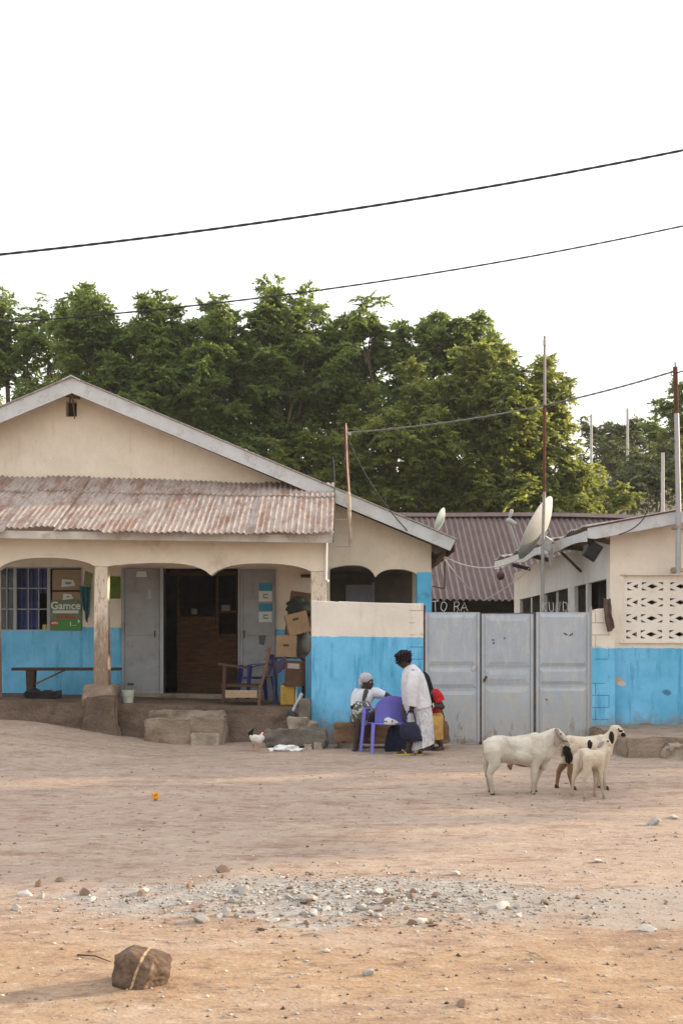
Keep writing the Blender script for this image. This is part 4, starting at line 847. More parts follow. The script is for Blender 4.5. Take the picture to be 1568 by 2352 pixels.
wire([P(1017, 1280, YE), P(1070, 1345, 20.8), P(1112, 1379, 21.5)], .010, 'clothes_line', 'white line dropping steeply from the left roof corner', mat=wc, n=20)
wire([P(1112, 1379, 21.5), P(1175, 1340, 21.2), P(1226, 1292, 20.5)], .008, 'clothes_line', 'thin white line rising to the right house rafters', mat=wc, n=20)
hk = mk('iron_bracket', G().bar(P(1021, 1290, YE), P(1020, 1352, YE), .03).bar(P(1020, 1352, YE), P(992, 1347, YE), .022).bar(P(1004, 1290, YE), P(1022, 1268, YE), .05, .08), dark_brown); tag(hk, 'dark iron bracket hanging under the left roof corner', 'bracket')
lb = mk('hanging_lamp', G().tube([P(1148, 1300, 22), P(1149, 1312, 22)], .012, 6).sph(P(1149, 1322, 22), (.075, .075, .09), nu=10, nv=8).tube([P(1149, 1313, 22), P(1149, 1317, 22)], [.03, .06], 8), M('dark_purple_bulb', (.10, .045, .06), .5, .1), None, smooth=60); tag(lb, 'small dark lamp hanging below the roof eave in front of the purple roof', 'lamp')

# ================================================================ satellite dishes
def dish(c, rad, az, el, label, big=True):
    root = thing('satellite_dish', c, label, 'satellite dish')
    d = Vector((math.cos(el) * math.cos(az), math.cos(el) * math.sin(az), math.sin(el))); rot = d.to_track_quat('Z', 'Y').to_matrix()
    dm = M('dish_paint', (.46, .47, .46) if big else (.30, .36, .36), .55, .06, 3, (.40, .38, .33), .4, 5)
    W = lambda x, y, z: c + rot @ Vector((x, y, z))
    mk('reflector', G().sheet(lambda u, v: W(rad * (v + .001) * math.cos(u * 6.2832), rad * 1.07 * (v + .001) * math.sin(u * 6.2832), .30 * rad * v * v), 40, 8, .012), dm, root, smooth=60)
    if not big: return root
    fp = W(0, -rad * .15, rad * 1.18); lo = W(0, -rad, rad * .3)
    mk('feed_arm', G().tube([lo, lo.lerp(fp, .5), fp], .018, 8), steel, root)
    mk('receiver', G().cap(fp, fp - d * .13, .05, .035).cap(fp + Vector((.02, 0, .07)), fp + Vector((.05, 0, .17)), .025, .035), M('receiver_grey', (.35, .36, .37), .5), root, smooth=60)
    b = W(0, -rad * .2, -.03)
    mk('mount', G().bar(b, b + Vector((.14, -.10, -.12)), .1, .14).bar(b + Vector((.06, -.06, .12)), b + Vector((-.09, -.10, -.12)), .04).bar(b + Vector((.12, -.06, -.1)), b + Vector((.14, -.05, -.5)), .06).box(b + Vector((.06, -.10, -.14)), (.16, .06, .14), (0, .5, 0)), M('mount_grey', (.38, .38, .37), .6, .15, 8), root)
    return root
dish(P(1249, 1222, 20.2), .57, R(158), R(27), 'large pale satellite dish on the eave of the right house, tilted to the left')
dish(P(1017, 1197, 22.5), .24, R(160), R(20), 'small grey green satellite dish peeking over the left roof slope', False)
# ================================================================ things on and under the porch
YB_ = 20.1
bench = thing('wooden_bench', (X(150, YB_), YB_, zf(X(150, YB_))), 'long dark plank bench on the porch below the shop window', 'bench')
zb = Zh(1536, YB_)
mk('seat', G().bx(X(31, YB_), X(277, YB_), YB_ - .13, YB_ + .13, zb - .03, zb + .02), wood_d, bench, bevel=.01)
for lx in (72, 237): mk('leg', G().plate([(X(lx - 7, YB_), zf(X(lx, YB_))), (X(lx + 7, YB_), zf(X(lx, YB_))), (X(lx + 10, YB_), zb - .031), (X(lx - 9, YB_), zb - .031)], [], YB_ - .1, YB_ + .1), wood_m if lx > 100 else wood_d, bench, bevel=.005)
mk('brace', G().bar(P(80, 1572, YB_), P(150, 1539, YB_ + .05), .05, .03), wood_m, bench)
rag = mk('dark_rag', lump(X(66, 19.3), X(139, 19.3), 19.15, 19.4, zf(-4.9) + .0, zf(-4.9) + .13, .05, 3, 8), M('black_cloth', (.022, .02, .022), .95, .2), smooth=70); tag(rag, 'black rag heaped on the porch edge under the bench', 'rag')
Yk = 18.75; zk = zf(X(294, Yk)) - .01
bk = thing('white_bucket', (X(294, Yk), Yk, zk), 'white plastic bucket with a black lid piece beside the left shop door', 'bucket')
kb = .105
mk('pail', G().tube([Vector((X(294, Yk), Yk, zk + h)) for h in (0, .02, .2, .225, .225, .205, .03)], [.080, .085, kb, kb + .006, kb - .008, kb - .010, .07], 20), M('dirty_white_plastic', (.50, .50, .43), .5, .1, 6, (.3, .26, .2), .5, 6), bk, smooth=50)
mk('bail', G().tube([Vector((X(294, Yk) + kb * math.cos(a), Yk - kb * 1.02, zk + .17 - .06 * math.sin(a))) for a in [math.pi * i / 10 for i in range(11)]], .004, 5), steel, bk)
mk('lid', G().tube([P(300, 1574, Yk), P(300, 1569, Yk)], [.055, .05], 14), M('black_plastic', (.015, .02, .04), .5), bk)
clo = G().sheet(lambda u, v: Vector((X(186 + 26 * u * (1 - .55 * v) + 9 * v, YG), YG - .07 - .025 * math.sin(u * 14 + v * 2), Zh(1346 + 4 * u + (56 + 26 * math.sin(u * 2.6) ** 2) * v, YG))), 24, 16, .005)
tag(mk('hanging_cloth', clo, M('teal_cloth', (.035, .13, .16), .9, .25, 5), smooth=80), 'teal cloth hanging on the wall between window and pillar', 'cloth')
# wooden armchair
ac = thing('wooden_armchair', (X(565, 19.2), 19.2, zf(X(565, 19.2))), 'rough dark wooden armchair beside the shop door, seen from its side', 'chair')
Yc = 19.0; zc = zf(-1.5)
A = lambda x, y, dy=0: Q2(x, y, Yc + dy)
for dy in (0, .52): 
    mk('leg', G().bar(A(578, 1390, dy), A(588, 1065, dy), .055, .06), wood_d, ac); mk('arm', G().bar(A(530, 1046, dy), A(790, 1083, dy), .09, .04), wood_d, ac)
    q0 = A(885, 1425, dy); 
    mk('back_post', G().bar(A(985, 890, dy), A(950, 1100, dy), .09, .05).bar(A(950, 1095, dy), A(905, 1250, dy), .1, .05).bar(A(905, 1245, dy), A(890, 1410, dy), .13, .05), wood_m, ac)
mk('seat', G().bar(A(560, 1232, .26), A(920, 1238, .26), .50, .04), wood_d, ac); mk('seat_front', G().bx(A(595, 1300).x, A(875, 1300).x, Yc - .035, Yc - .005, A(0, 1345).z, A(0, 1278).z), wood_l, ac, bevel=.004)
for k in range(4): mk('back_slat', G().bar(A(968 - k * 9, 930 + k * 75, .03), A(968 - k * 9, 930 + k * 75, .5), .09, .02), wood_m, ac)
mk('stretcher', G().bar(A(578, 1368), A(880, 1368), .03, .05).bar(A(585, 1080, .26), A(585, 1085, .27), .03), wood_d, ac)
# monobloc plastic chairs
def plastic_chair(name, loc, rz, mat, label, slats=False):
    root = bpy.data.objects.new(name, None); link(root, None, loc); tag(root, label, 'chair'); root.rotation_euler = (0, 0, rz); L0 = Vector(loc)
    W = lambda g: g.xf(Matrix.Translation(L0))
    def seat(u, v): x, y = -.23 + .46 * u, -.22 + .44 * v; return Vector((x * (1 - .10 * v), y, .43 - .03 * (1 - (2*u-1) ** 2) * (1 - (2*v-1) ** 2) - .03 * max(0, .12 - v) * 8))
    mk('seat', W(G().sheet(seat, 12, 12, .008)), mat, root, smooth=60)
    def back(u, v): a = (u - .5) * 1.9; w = .225 + .02 * v; top = .40 * (1 - .35 * abs(2*u-1) ** 2.4); return Vector((math.sin(a) * w / math.sin(.95), .20 + .10 * v - .12 * (1 - math.cos(a)) , .43 + top * v))
    bg_ = G()
    if slats:
        for k in range(5): bg_.sheet(lambda u, v, k=k: back(.08 + k * .19 + .08 * u, .06 + .74 * v), 4, 8, .007)
        bg_.sheet(lambda u, v: back(u, .76 + .24 * v), 24, 4, .009)
    else: bg_.sheet(lambda u, v: back(u, .02 + .98 * v), 28, 16, .008)
    mk('backrest', W(bg_), mat, root, smooth=60)
    for sx in (-1, 1):
        mk('arm', W(G().sheet(lambda u, v: Vector((sx * (.235 + .035 * math.sin(u * 3.1) + .05 * (v - .5)), .235 - .42 * u, .665 - .02 * u - .05 * u ** 6)), 12, 3, .012)), mat, root, smooth=60)
        for sy in (-1, 1):
            t0 = .64 if sy < 0 else .45; lg_ = G()
            def leg(u, v): h = t0 * (1 - v); a = (u - .5) * 1.5; s_ = (.07 if slats else .115) * (1 - .3 * v); return Vector((sx * (.225 + .055 * v + s_ * math.cos(a) * .5), sy * (.19 + .06 * v + .02) + s_ * math.sin(a), h))
            mk('leg', W(lg_.sheet(leg, 6, 10, .008)), mat, root, smooth=60)
    return root
blue_pl = M('blue_plastic', (.028, .028, .17), .4, .12, 6, spec=.4); purp = M('purple_plastic', (.185, .18, .64), .42, .12, 5, (.25, .24, .6), .5, 4, spec=.4)
plastic_chair('plastic_chair', (X(590, 20.3), 20.3, zf(-1.4)), R(-68), blue_pl, 'dark blue plastic chair behind the wooden armchair on the porch', True)
pc = plastic_chair('plastic_chair', (X(887, 16.55), 16.55, gz(X(887, 16.55), 16.55) - .005), R(196), purp, 'purple plastic chair standing on the dirt in front of the blue wall, back to viewer')
# boxes, table, boards stacked by the right pillar
def carton(c, d, rot, mat, label, slot=None, extra=None):
    M4 = Matrix.Translation(c) @ Euler(rot).to_matrix().to_4x4(); b = thing('cardboard_box', c - Vector((0, 0, d[2] / 2)), label, 'box')
    mk('box_body', G().box((0, 0, 0), d).xf(M4), mat, b, bevel=.006)
    mk('flap', G().box((0, -d[1] * .26, d[2] / 2 + .004), (d[0] * .99, d[1] * .46, .006)).box((0, d[1] * .26, d[2] / 2 + .004), (d[0] * .99, d[1] * .46, .006)).xf(M4), mat, b)
    if slot: mk('hand_hole', G().box((slot[0], -d[1] / 2 - .001, slot[1]), (.10, .006, .034)).xf(M4), ink_d, b, bevel=.002)
    if extra: mk('paper_label', G().box((extra[0], -d[1] / 2 - .002, extra[1]), (extra[2], .004, extra[3])).xf(M4), M('pale_label', (.45, .38, .32), .8), b)
    return b
Yx = 19.6
carton(Q2(1228, 692, Yx), (.37, .30, .36), (0, R(-14), R(6)), card, 'tan cardboard box tilted on top of the pile by the pillar', (-.02, .08))
carton(Q2(1132, 893, Yx - .15), (.34, .30, .36), (0, R(2), 0), card, 'tan cardboard box with a dark hand hole sitting on the small table', (0, .02))
carton(Q2(1205, 1133, Yx - .45), (.29, .28, .41), (0, R(3), R(-8)), M('dark_cardboard', (.12, .065, .045), .9, .12, 4), 'dark brown cardboard box with pale label below the tan boxes', None, (0, .13, .20, .085))
jc = thing('yellow_jerrycan', Q2(1145, 1412, Yx - .5), 'yellow plastic oil container on the porch floor under the dark box', 'container'); jy = Yx - .5
jm_ = M('yellow_plastic', (.50, .30, .045), .5, .12, 4, (.30, .2, .06), .5, 5, .15, 20, .35)
q0, q1 = Q2(1078, 1412, jy), Q2(1208, 1232, jy)
mk('can_body', G().bx(q0.x, q1.x, jy - .02, jy + .24, q0.z, q1.z), jm_, jc, bevel=.025); cx_ = (q0.x + q1.x) / 2
rb = G(); [rb.bx(q0.x + .05, cx_ - .02, jy - .026, jy - .021, z_, z_ + .008) for z_ in (q0.z + .08, q0.z + .12, q0.z + .16, q0.z + .20)]
mk('moulded_mark', rb, M('mould_line', (.30, .17, .03), .6), jc); mk('cap', G().tube([(q0.x + .06, jy + .1, q1.z - .002), (q0.x + .06, jy + .1, q1.z + .025)], .025, 10), M('black_cap', (.03, .03, .03), .5), jc)
mk('rod', G().bar(Q2(1215, 1412, jy), Q2(1222, 1240, jy), .016), white_p, jc)
tb = thing('small_table', (Q2(1165, 1410, 19.6)), 'small table under a dark purple cloth, carrying the cartons', 'table')
mk('tabletop', G().bx(Q2(1020, 1000, 19.5).x, Q2(1290, 1000, 19.5).x, 19.25, 19.85, Q2(0, 1000, 19.5).z - .0, Q2(0, 990, 19.5).z), wood_d, tb)
mk('cloth', G().sheet(lambda u, v: Vector((Q2(1022 + 110 * u, 0, 19.24).x, 19.235 + .02 * math.sin(u * 16) * v, Q2(0, 1000 + 110 * v + 20 * math.sin(u * 5), 19.24).z)), 20, 6, .006), M('purple_grey_cloth', (.10, .09, .15), .9, .2, 4), tb, smooth=70)
for xx in (1030, 1282): 
    for yy in (19.32, 19.8): mk('leg', G().bar(Q2(xx, 1000, 19.5) * 1 + Vector((0, yy - 19.5, 0)), Vector((Q2(xx, 1000, 19.5).x, yy, zf(-1))), .045), M('blue_leg', (.06, .07, .14), .7, .2) if xx < 1100 else wood_d, tb)
bo = mk('wooden_board', G().plate([(Q2(1112, 0, 20.3).x, Q2(0, 790, 20.3).z), (Q2(1172, 0, 20.3).x, Q2(0, 400, 20.3).z), (Q2(1350, 0, 20.3).x, Q2(0, 425, 20.3).z), (Q2(1350, 0, 20.3).x, Q2(0, 800, 20.3).z)], [], 20.3, 20.34), wood_m, bevel=.006); tag(bo, 'brown wooden board propped behind the cartons', 'board')
sk = mk('dark_sack', G().sph(Q2(1240, 545, 20.0), (.26, .14, .17), jit=.35, seed=3, nu=24, nv=16).rough(.03, 9), M('dark_green_sack', (.035, .04, .035), .95, .3, 6), smooth=70); tag(sk, 'dark sack stuffed above the tilted carton', 'sack')
sk = mk('grey_sack', G().sph(Q2(1275, 850, 19.9), (.14, .14, .28), jit=.3, seed=8, nu=24, nv=16).rough(.03, 8), M('grey_sack_cloth', (.23, .21, .19), .95, .2, 6), smooth=70); tag(sk, 'grey crumpled sack beside the tan cartons', 'sack')
wl_ = mk('wall_shelf', G().bx(Q2(1260, 0, 20.6).x, Q2(1340, 0, 20.6).x, 20.55, YG - .002, Q2(0, 282, 20.6).z, Q2(0, 258, 20.6).z), wood_d); tag(wl_, 'small dark shelf on the wall above the cartons', 'shelf')
# broken tool, slabs and stones at the wall foot
Yl = 17.95
cr_ = thing('old_pipe', QA5(730, 1590, Yl), 'grey broken pipe leaning on the plinth beside the blue wall', 'pipe')
mk('pipe_tube', G().tube([QA5(730, 1585, Yl - .1), QA5(855, 1340, Yl + .1)], .03, 10), steel, cr_, smooth=60); mk('pipe_foot', G().cap(QA5(700, 1580, Yl - .1), QA5(745, 1630, Yl - .1), .045, .06), M('dark_rubber', (.05, .05, .055), .7), cr_, smooth=60)
def stone(name, x0, x1, yt, yb, Y, dep, mat, label, seed, amp=.05, cat='stone', cuts=6):
    return tag(mk(name, lump(X(x0, Y), X(x1, Y), Y, Y + dep, Zh(yb, Y), Zh(yt, Y), amp, seed, cuts), mat, smooth=45), label, cat)
grs = M('grey_slab_stone', (.17, .15, .125), .95, .25, 4, (.09, .075, .06), .6, 4, .6, 22, .1, dist=.03)
stone('fallen_log', 606, 749, 1677, 1716, 17.25, .34, grs, 'long grey weathered log lying in front of the porch end', 5, .05, 'log', 8)
stone('cement_block', 660, 706, 1649, 1681, 17.5, .3, conc_l, 'pale cement block on the grey log by the porch end', 9, .025, 'block')
stone('cement_block', 690, 727, 1662, 1684, 17.45, .25, conc, 'smaller brown cement lump beside the pale block on the log', 12, .04, 'block')
stone('leaning_slab', 688, 713, 1606, 1672, 17.75, .2, grs, 'dark grey slab leaning in the gap between plinth and blue wall', 14, .03, 'slab')
stone('wall_stone', 699, 716, 1711, 1723, 17.0, .15, conc_l, 'small rounded grey stone under the log, left of the other', 15, .03); stone('wall_stone', 720, 741, 1708, 1723, 17.05, .2, conc_l, 'small angular grey stone under the log, nearest the blue wall', 17, .03)
stone('corner_stone', 1533, 1600, 1712, 1751, 15.5, .3, conc_l, 'pale triangular stone leaning against the right ledge', 19, .07)
bagm = M('white_plastic_film', (.70, .70, .69), .5, .05, 8, bump=.5, bs=18)
pb_ = mk('plastic_bag', G().sph(P(657, 1720, 16.75), (.21, .10, .055), jit=.6, seed=2, nu=30, nv=16).rough(.03, 14), bagm, smooth=70); tag(pb_, 'white plastic bag flattened on the dirt beside the rooster', 'bag')
# squared log bench of the seated people
lgm = M('old_timber', (.20, .125, .075), .9, .3, 3, (.09, .055, .04), .7, 4, .6, 22, .1, stretch=(.6, 1, 2), dist=.02)
lo_ = lump(X(767, 17.35), X(1029, 17.35), 17.2, 17.6, Zh(1706, 17.3), Zh(1661, 17.3), .035, 21, 14)
lgb = thing('log_bench', (X(900, 17.4), 17.4, 0), 'long squared timber log used as a seat along the blue wall', 'log bench')
mk('timber', lo_, lgm, lgb, smooth=45)
for xx in (800, 960): mk('support_stone', lump(X(xx - 25, 17.4), X(xx + 25, 17.4), 17.22, 17.55, -.06, Zh(1704, 17.3), .03, xx), grs, lgb, smooth=45)
hang = G().sheet(lambda u, v: Vector((X(1386 + 15 * u + 9 * v - 3 * math.sin(v * 3), YW - .035), YW - .035 - .02 * math.sin(u * 7) - .03 * math.sin(v * 2.6), Zh(1374 + 3 * math.sin(u * 3) + (76 - 9 * u) * v, YW))), 12, 20, .02).rough(.012, 9)
tag(mk('brown_rag', hang, M('brown_rag_cloth', (.11, .072, .055), .95, .3, 6, (.06, .045, .04), .6, 8), smooth=70), 'stiff brown rag hung over the pier top beside the right house corner', 'rag')

# ================================================================ yard stones and litter
big = G(); bm = bmesh.new(); bmesh.ops.create_icosphere(bm, subdivisions=5, radius=1)
cb_ = P(322, 2232, 5.3)
for v in bm.verts:
    d = v.co.normalized(); k = 1.0
    for nrm, lim in (((-1, -.1, .05), .74), ((-.6, .1, .8), .80), ((.35, .1, .9), .66), ((.95, .1, -.1), .86), ((.85, -.2, .6), .68), ((.05, -1, .15), .66), ((-.75, -.65, .15), .74), ((.7, -.7, -.1), .74), ((0, 0, -1), .7), ((.6, -.75, .5), .68)):
        nn = Vector(nrm).normalized(); dd = d.dot(nn)
        if dd > 0: k = min(k, lim / dd)
    k *= 1 + .07 * noise.noise(d * 2.3) + .045 * noise.noise(d * 6) + .022 * noise.noise(d * 15) + .010 * noise.noise(d * 34)
    v.co = Vector((d.x * .160, d.y * .14, d.z * .112)) * k
bm.verts.index_update(); big.v = [v.co + cb_ for v in bm.verts]; big.f = [tuple(v.index for v in f.verts) for f in bm.faces]; big.m = [0] * len(big.f); bm.free()
zb_ = min(p.z for p in big.v); big.xf(Matrix.Translation((0, 0, gz(cb_.x, 5.3) - .022 - zb_)))
n = N('brown_boulder'); ox, oy, oz = n.sep(n.obj)
vn = n.math('ADD', n.math('ADD', ox, n.math('MULTIPLY', oz, -.42)), n.math('MULTIPLY', n.math('SUBTRACT', n.noise(n.obj, 14, 4), .5), .035))
vein = n.ramp(n.math('ABSOLUTE', n.math('ADD', vn, .04)), .009, .004)
v2 = n.math('MULTIPLY', n.ramp(n.math('ABSOLUTE', n.math('ADD', n.math('ADD', ox, n.math('MULTIPLY', oz, -.3)), -.035)), .012, .002), n.ramp(n.noise(n.obj, 22, 3), .45, .6))
colr = n.mix(n.ramp(n.noise(n.obj, 12, 6, .7), .35, .65), (.085, .055, .038), (.17, .115, .08)); colr = n.mix(n.math('MULTIPLY', n.ramp(n.noise(n.obj, 30, 4, .7), .55, .7), .5), colr, (.05, .042, .04))
vein = n.math('MULTIPLY', vein, n.ramp(n.noise(n.obj, 17, 5, .7), .34, .5)); colr = n.mix(n.math('MAXIMUM', vein, n.math('MULTIPLY', v2, .35)), colr, (.42, .30, .17))
rockm = n.done(colr, .85, n.bump(n.noise(n.obj, 45, 6, .7), .6, .01), .2)
tag(mk('boulder', big, rockm, smooth=75), 'brown boulder with a pale diagonal vein in the near left foreground', 'rock')
def pebble_mesh(seed, n_=2, flat=.7):
    bm = bmesh.new(); bmesh.ops.create_icosphere(bm, subdivisions=n_, radius=1); g = random.Random(seed)
    planes = [(Vector((g.gauss(0, 1), g.gauss(0, 1), g.gauss(0, 1))).normalized(), g.uniform(.42, .72)) for _ in range(11)]
    for v in bm.verts:
        d = v.co.normalized(); k = 1
        for nn, lim in planes:
            dd = d.dot(nn)
            if dd > 0: k = min(k, lim / dd)
        k *= 1 + .04 * noise.noise(d * 4 + Vector((seed, 0, 0))); v.co = Vector((d.x, d.y * .85, d.z * flat)) * k
    me_ = bpy.data.meshes.new('stone'); bm.to_mesh(me_); bm.free(); me_.polygons.foreach_set('use_smooth', [True] * len(me_.polygons)); me_.set_sharp_from_angle(angle=R(32)); return me_
st_m = [M('grey_rubble', (.36, .335, .305), .95, .2, 5, (.18, .14, .11), .5, 5), M('pale_rubble', (.55, .50, .44), .95, .15, 5), M('brown_rubble', (.24, .165, .12), .95, .25, 5)]
protos = []
for i in range(9):
    me_ = pebble_mesh(50 + i, 3, random.uniform(.5, .85)); me_.materials.append(st_m[i % 3]); protos.append(me_)
SL = 'loose grey or tan stone among the broken rubble scattered over the yard'
def put_stone(x, y, r, label=SL, group='stones in the rubble patch', k=None):
    o = bpy.data.objects.new('rubble_stone', protos[random.randrange(9) if k is None else k]); COL.objects.link(o)
    o.location = (x, y, gz(x, y) + r * .22); o.scale = (r * random.uniform(.85, 1.4), r * random.uniform(.8, 1.2), r * random.uniform(.7, 1.1)); o.rotation_euler = (random.uniform(-.3, .3), random.uniform(-.3, .3), random.uniform(0, 6.3))
    return tag(o, label, 'stone', group)
def gp(dx, dy):                                      # where a ray through the photo meets the yard
    Y = CAM_H * FP / (dy - HY); 
    for _ in range(3): Y = (CAM_H - gz(X(dx, Y), Y)) * FP / (dy - HY)
    return X(dx, Y), Y
random.seed(21)
for i in range(262):
    while True:
        a, b = random.gauss(790, 260), random.gauss(2078, 27)
        if 60 < a < 1420 and 2000 < b < 2150 and (random.random() < .9 if a > 420 else random.random() < .35): break
    x, y = gp(a, b); put_stone(x, y, min(.055, random.paretovariate(2.3) * .0115))
for (a, b, w, k) in ((1150, 2083, 44, 1), (1186, 2086, 24, 0), (968, 2118, 28, 1), (990, 2123, 18, 2), (715, 2010, 24, 2), (752, 2090, 26, 1), (855, 2075, 20, 1), (534, 2072, 24, 0), (870, 2105, 26, 0), (1252, 2075, 26, 2), (722, 2096, 26, 1), (90, 2035, 30, 2), (60, 2057, 34, 1), (95, 2062, 24, 0), (140, 2025, 22, 2), (195, 2055, 34, 2), (210, 2068, 26, 1), (40, 2090, 26, 0), (905, 2055, 26, 0), (945, 2062, 22, 2), (1000, 2060, 26, 2), (665, 2042, 20, 2), (700, 2100, 22, 0), (1345, 2110, 24, 0)):
    x, y = gp(a, b); put_stone(x, y, w * y / FP * .55, k=k + 3 * random.randrange(3))
for (a, b, w, k, lab) in ((845, 2240, 34, 0, 'single grey stone right of centre in the near foreground'), (1483, 2137, 46, 1, 'pale flat stone alone at the right of the yard'), (510, 2003, 34, 2, 'flat brown stone on the far edge of the ash patch'), (1375, 1980, 26, 1, 'small pale flat stone beyond the ash patch on the right'), (750, 2186, 26, 1, 'small bleached stone in front of the ash patch'), (1060, 2312, 34, 2, 'dark brown clod half buried at the bottom edge'), (1500, 1895, 40, 0, 'grey stone on the right edge near the sheep'), (1545, 1880, 34, 1, 'pale stone on the right edge near the sheep')):
    x, y = gp(a, b); o = put_stone(x, y, w * y / FP * .55, lab, k=k); del o['group']
# uncountable grit and chips
gv_, gf_, o_ = [], [], 0; r2 = np.random.default_rng(3); octv = np.array([[1, 0, 0], [0, 1, 0], [-1, 0, 0], [0, -1, 0], [0, 0, .8], [0, 0, -.5]]); octf = np.array([[0, 1, 4], [1, 2, 4], [2, 3, 4], [3, 0, 4], [1, 0, 5], [2, 1, 5], [3, 2, 5], [0, 3, 5]])
for i in range(6800):
    if i < 4200: x, y = r2.normal(0, .95), r2.normal(7.1, .42)
    else: b = r2.uniform(1720, 2352); y = CAM_H * FP / (b - HY); x = (r2.uniform(-60, 1640) - CX) * y / FP
    if y < 3.5 or y > 17: continue
    s_ = (.003 + .011 * r2.random() ** 3) * (1 if y < 9 else 1.35); a = r2.uniform(0, 6.28); V = octv * s_ * r2.uniform(.6, 1.4, (6, 1)); ca, sa = math.cos(a), math.sin(a)
    V = np.stack([V[:, 0] * ca - V[:, 1] * sa, V[:, 0] * sa + V[:, 1] * ca, V[:, 2]], 1) + np.array([x, y, gz(x, y) + s_ * .15]); gv_.append(V); gf_.append(octf + o_); o_ += 6
me = np_mesh('grit', np.concatenate(gv_), np.concatenate(gf_))
for m_ in st_m + [M('dark_chip', (.09, .065, .05), .95, .2)]: me.materials.append(m_)
me.polygons.foreach_set('material_index', np.repeat(r2.choice([0, 1, 2, 3], o_ // 6, p=[.45, .12, .38, .05]), 8).astype(np.int32))
gr = bpy.data.objects.new('gravel', me); COL.objects.link(gr); tag(gr, 'fine grit and stone chips strewn over the dirt yard', 'gravel', None, 'stuff')
x, y = gp(358, 1838); fl_ = G()
for k in range(5): a = k * 1.257; fl_.sheet(lambda u, v: Vector((x + math.cos(a + (u - .5) * 1.1) * v * .035, y - .02 + math.sin(a + (u - .5) * 1.1) * v * .035, gz(x, y) + .03 + .035 * v ** 2 + .012 * math.sin(u * 3))), 5, 5, .003)
fl_.sph((x, y - .01, gz(x, y) + .03), (.03, .03, .03), nu=8, nv=6)
tag(mk('yellow_wrapper', fl_, M('orange_yellow', (.75, .33, .01), .6, .1), smooth=60), 'crumpled bright orange yellow wrapper lying on the bare dirt', 'litter')
for (a, b, c, d, lab) in ((178, 2196, 255, 2212, 'thin dark twig on the dirt left of the boulder'), (690, 2150, 745, 2153, 'pale twig lying in front of the rubble'), (1215, 2190, 1250, 2205, 'thin pale straw on the dirt at right')):
    p, q = gp(a, b), gp(c, d); m1 = Vector((p[0], p[1], gz(*p) + .006)); m2 = Vector((q[0], q[1], gz(*q) + .006))
    tag(mk('twig', G().tube([m1, m1.lerp(m2, .5) + Vector((0, .03, .004)), m2], [.005, .004, .002], 6), wood_d if a < 500 else wood_l), lab, 'twig')
# ================================================================ people
skin = M('dark_brown_skin', (.040, .022, .015), .55, .12, 8, spec=.4)
eye_m = M('eye_white', (.55, .5, .45), .3, .02); lip_m = M('lip', (.09, .035, .03), .5, .05)
def frame(f, u): f = Vector(f).normalized(); r = f.cross(Vector(u)).normalized(); return r, f, r.cross(f)
def head(g, c, fwd, up=(0, 0, 1), s=1.0):
    r, f, u = frame(fwd, up); L = lambda x, y, z: Vector(c) + (r * x + f * y + u * z) * s
    rot = Matrix((r, f, u)).transposed().to_euler()
    g.sph(L(0, -.012, .03), (.073 * s, .092 * s, .085 * s), rot); g.sph(L(0, .022, -.035), (.055 * s, .062 * s, .075 * s), rot)   # skull, face and jaw
    g.cap(L(0, .055, -.085), L(0, .05, -.07), .028 * s, .04 * s)                                                            # chin
    g.cap(L(0, .083, .012), L(0, .101, -.022), .010 * s, .017 * s); g.cap(L(-.013, .090, -.028), L(.013, .090, -.028), .010 * s, .010 * s)   # nose
    g.cap(L(-.045, .068, .030), L(.045, .068, .030), .014 * s, .014 * s)                                                    # brow
    g.cap(L(-.040, .060, -.022), L(-.020, .066, -.03), .022 * s, .016 * s); g.cap(L(.040, .060, -.022), L(.020, .066, -.03), .022 * s, .016 * s)
    g.cap(L(-.018, .082, -.055), L(.018, .082, -.055), .010 * s, .010 * s)                                                  # mouth
    for sx in (-1, 1): g.sph(L(sx * .076, -.01, -.005), (.012 * s, .024 * s, .034 * s), rot, 8, 6)
    return L
def face_parts(L, parent, s=1.0):
    e = G(); [e.sph(L(sx * .030, .071, .010), (.013 * s,) * 3, None, 10, 8) for sx in (-1, 1)]; mk('eyes', e, eye_m, parent, smooth=180)
    e = G(); [e.sph(L(sx * .030, .081, .010), (.0065 * s,) * 3, None, 8, 6) for sx in (-1, 1)]; mk('pupils', e, ink_d, parent, smooth=180)
    mk('lips', G().cap(L(-.017, .089, -.053), L(.017, .089, -.053), .006, .006).cap(L(-.015, .089, -.060), L(.015, .089, -.060), .007, .007), lip_m, parent, smooth=180)
def hand(g, w, d, nrm, curl=.6, s=.95, thumb=1):
    d = Vector(d).normalized(); nrm = Vector(nrm); nrm = (nrm - d * nrm.dot(d)).normalized(); sd_ = d.cross(nrm)
    pt = lambda a, b, c: Vector(w) + (d * a + sd_ * b + nrm * c) * s
    for b in (-.026, -.009, .009, .026): g.cap(pt(.005, b * .6, 0), pt(.082, b, 0), .016 * s, .011 * s, 8)
    for b, L_ in ((-.030, .062), (-.010, .076), (.010, .080), (.029, .070)):
        p0 = pt(.082, b, 0); a = curl; p1 = p0 + (d * math.cos(a) + nrm * math.sin(a)) * L_ * .5 * s; p2 = p1 + (d * math.cos(2.1 * a) + nrm * math.sin(2.1 * a)) * L_ * .5 * s
        g.chain([p0, p1, p2], [.0095 * s, .0085 * s, .0070 * s], 8)
    t0 = pt(.025, thumb * .030, .004); t1 = t0 + (d * .7 + sd_ * thumb * .6 + nrm * .5).normalized() * .036 * s; t2 = t1 + (d * .8 + nrm * .7).normalized() * .030 * s
    g.chain([t0, t1, t2], [.014 * s, .011 * s, .009 * s], 8)
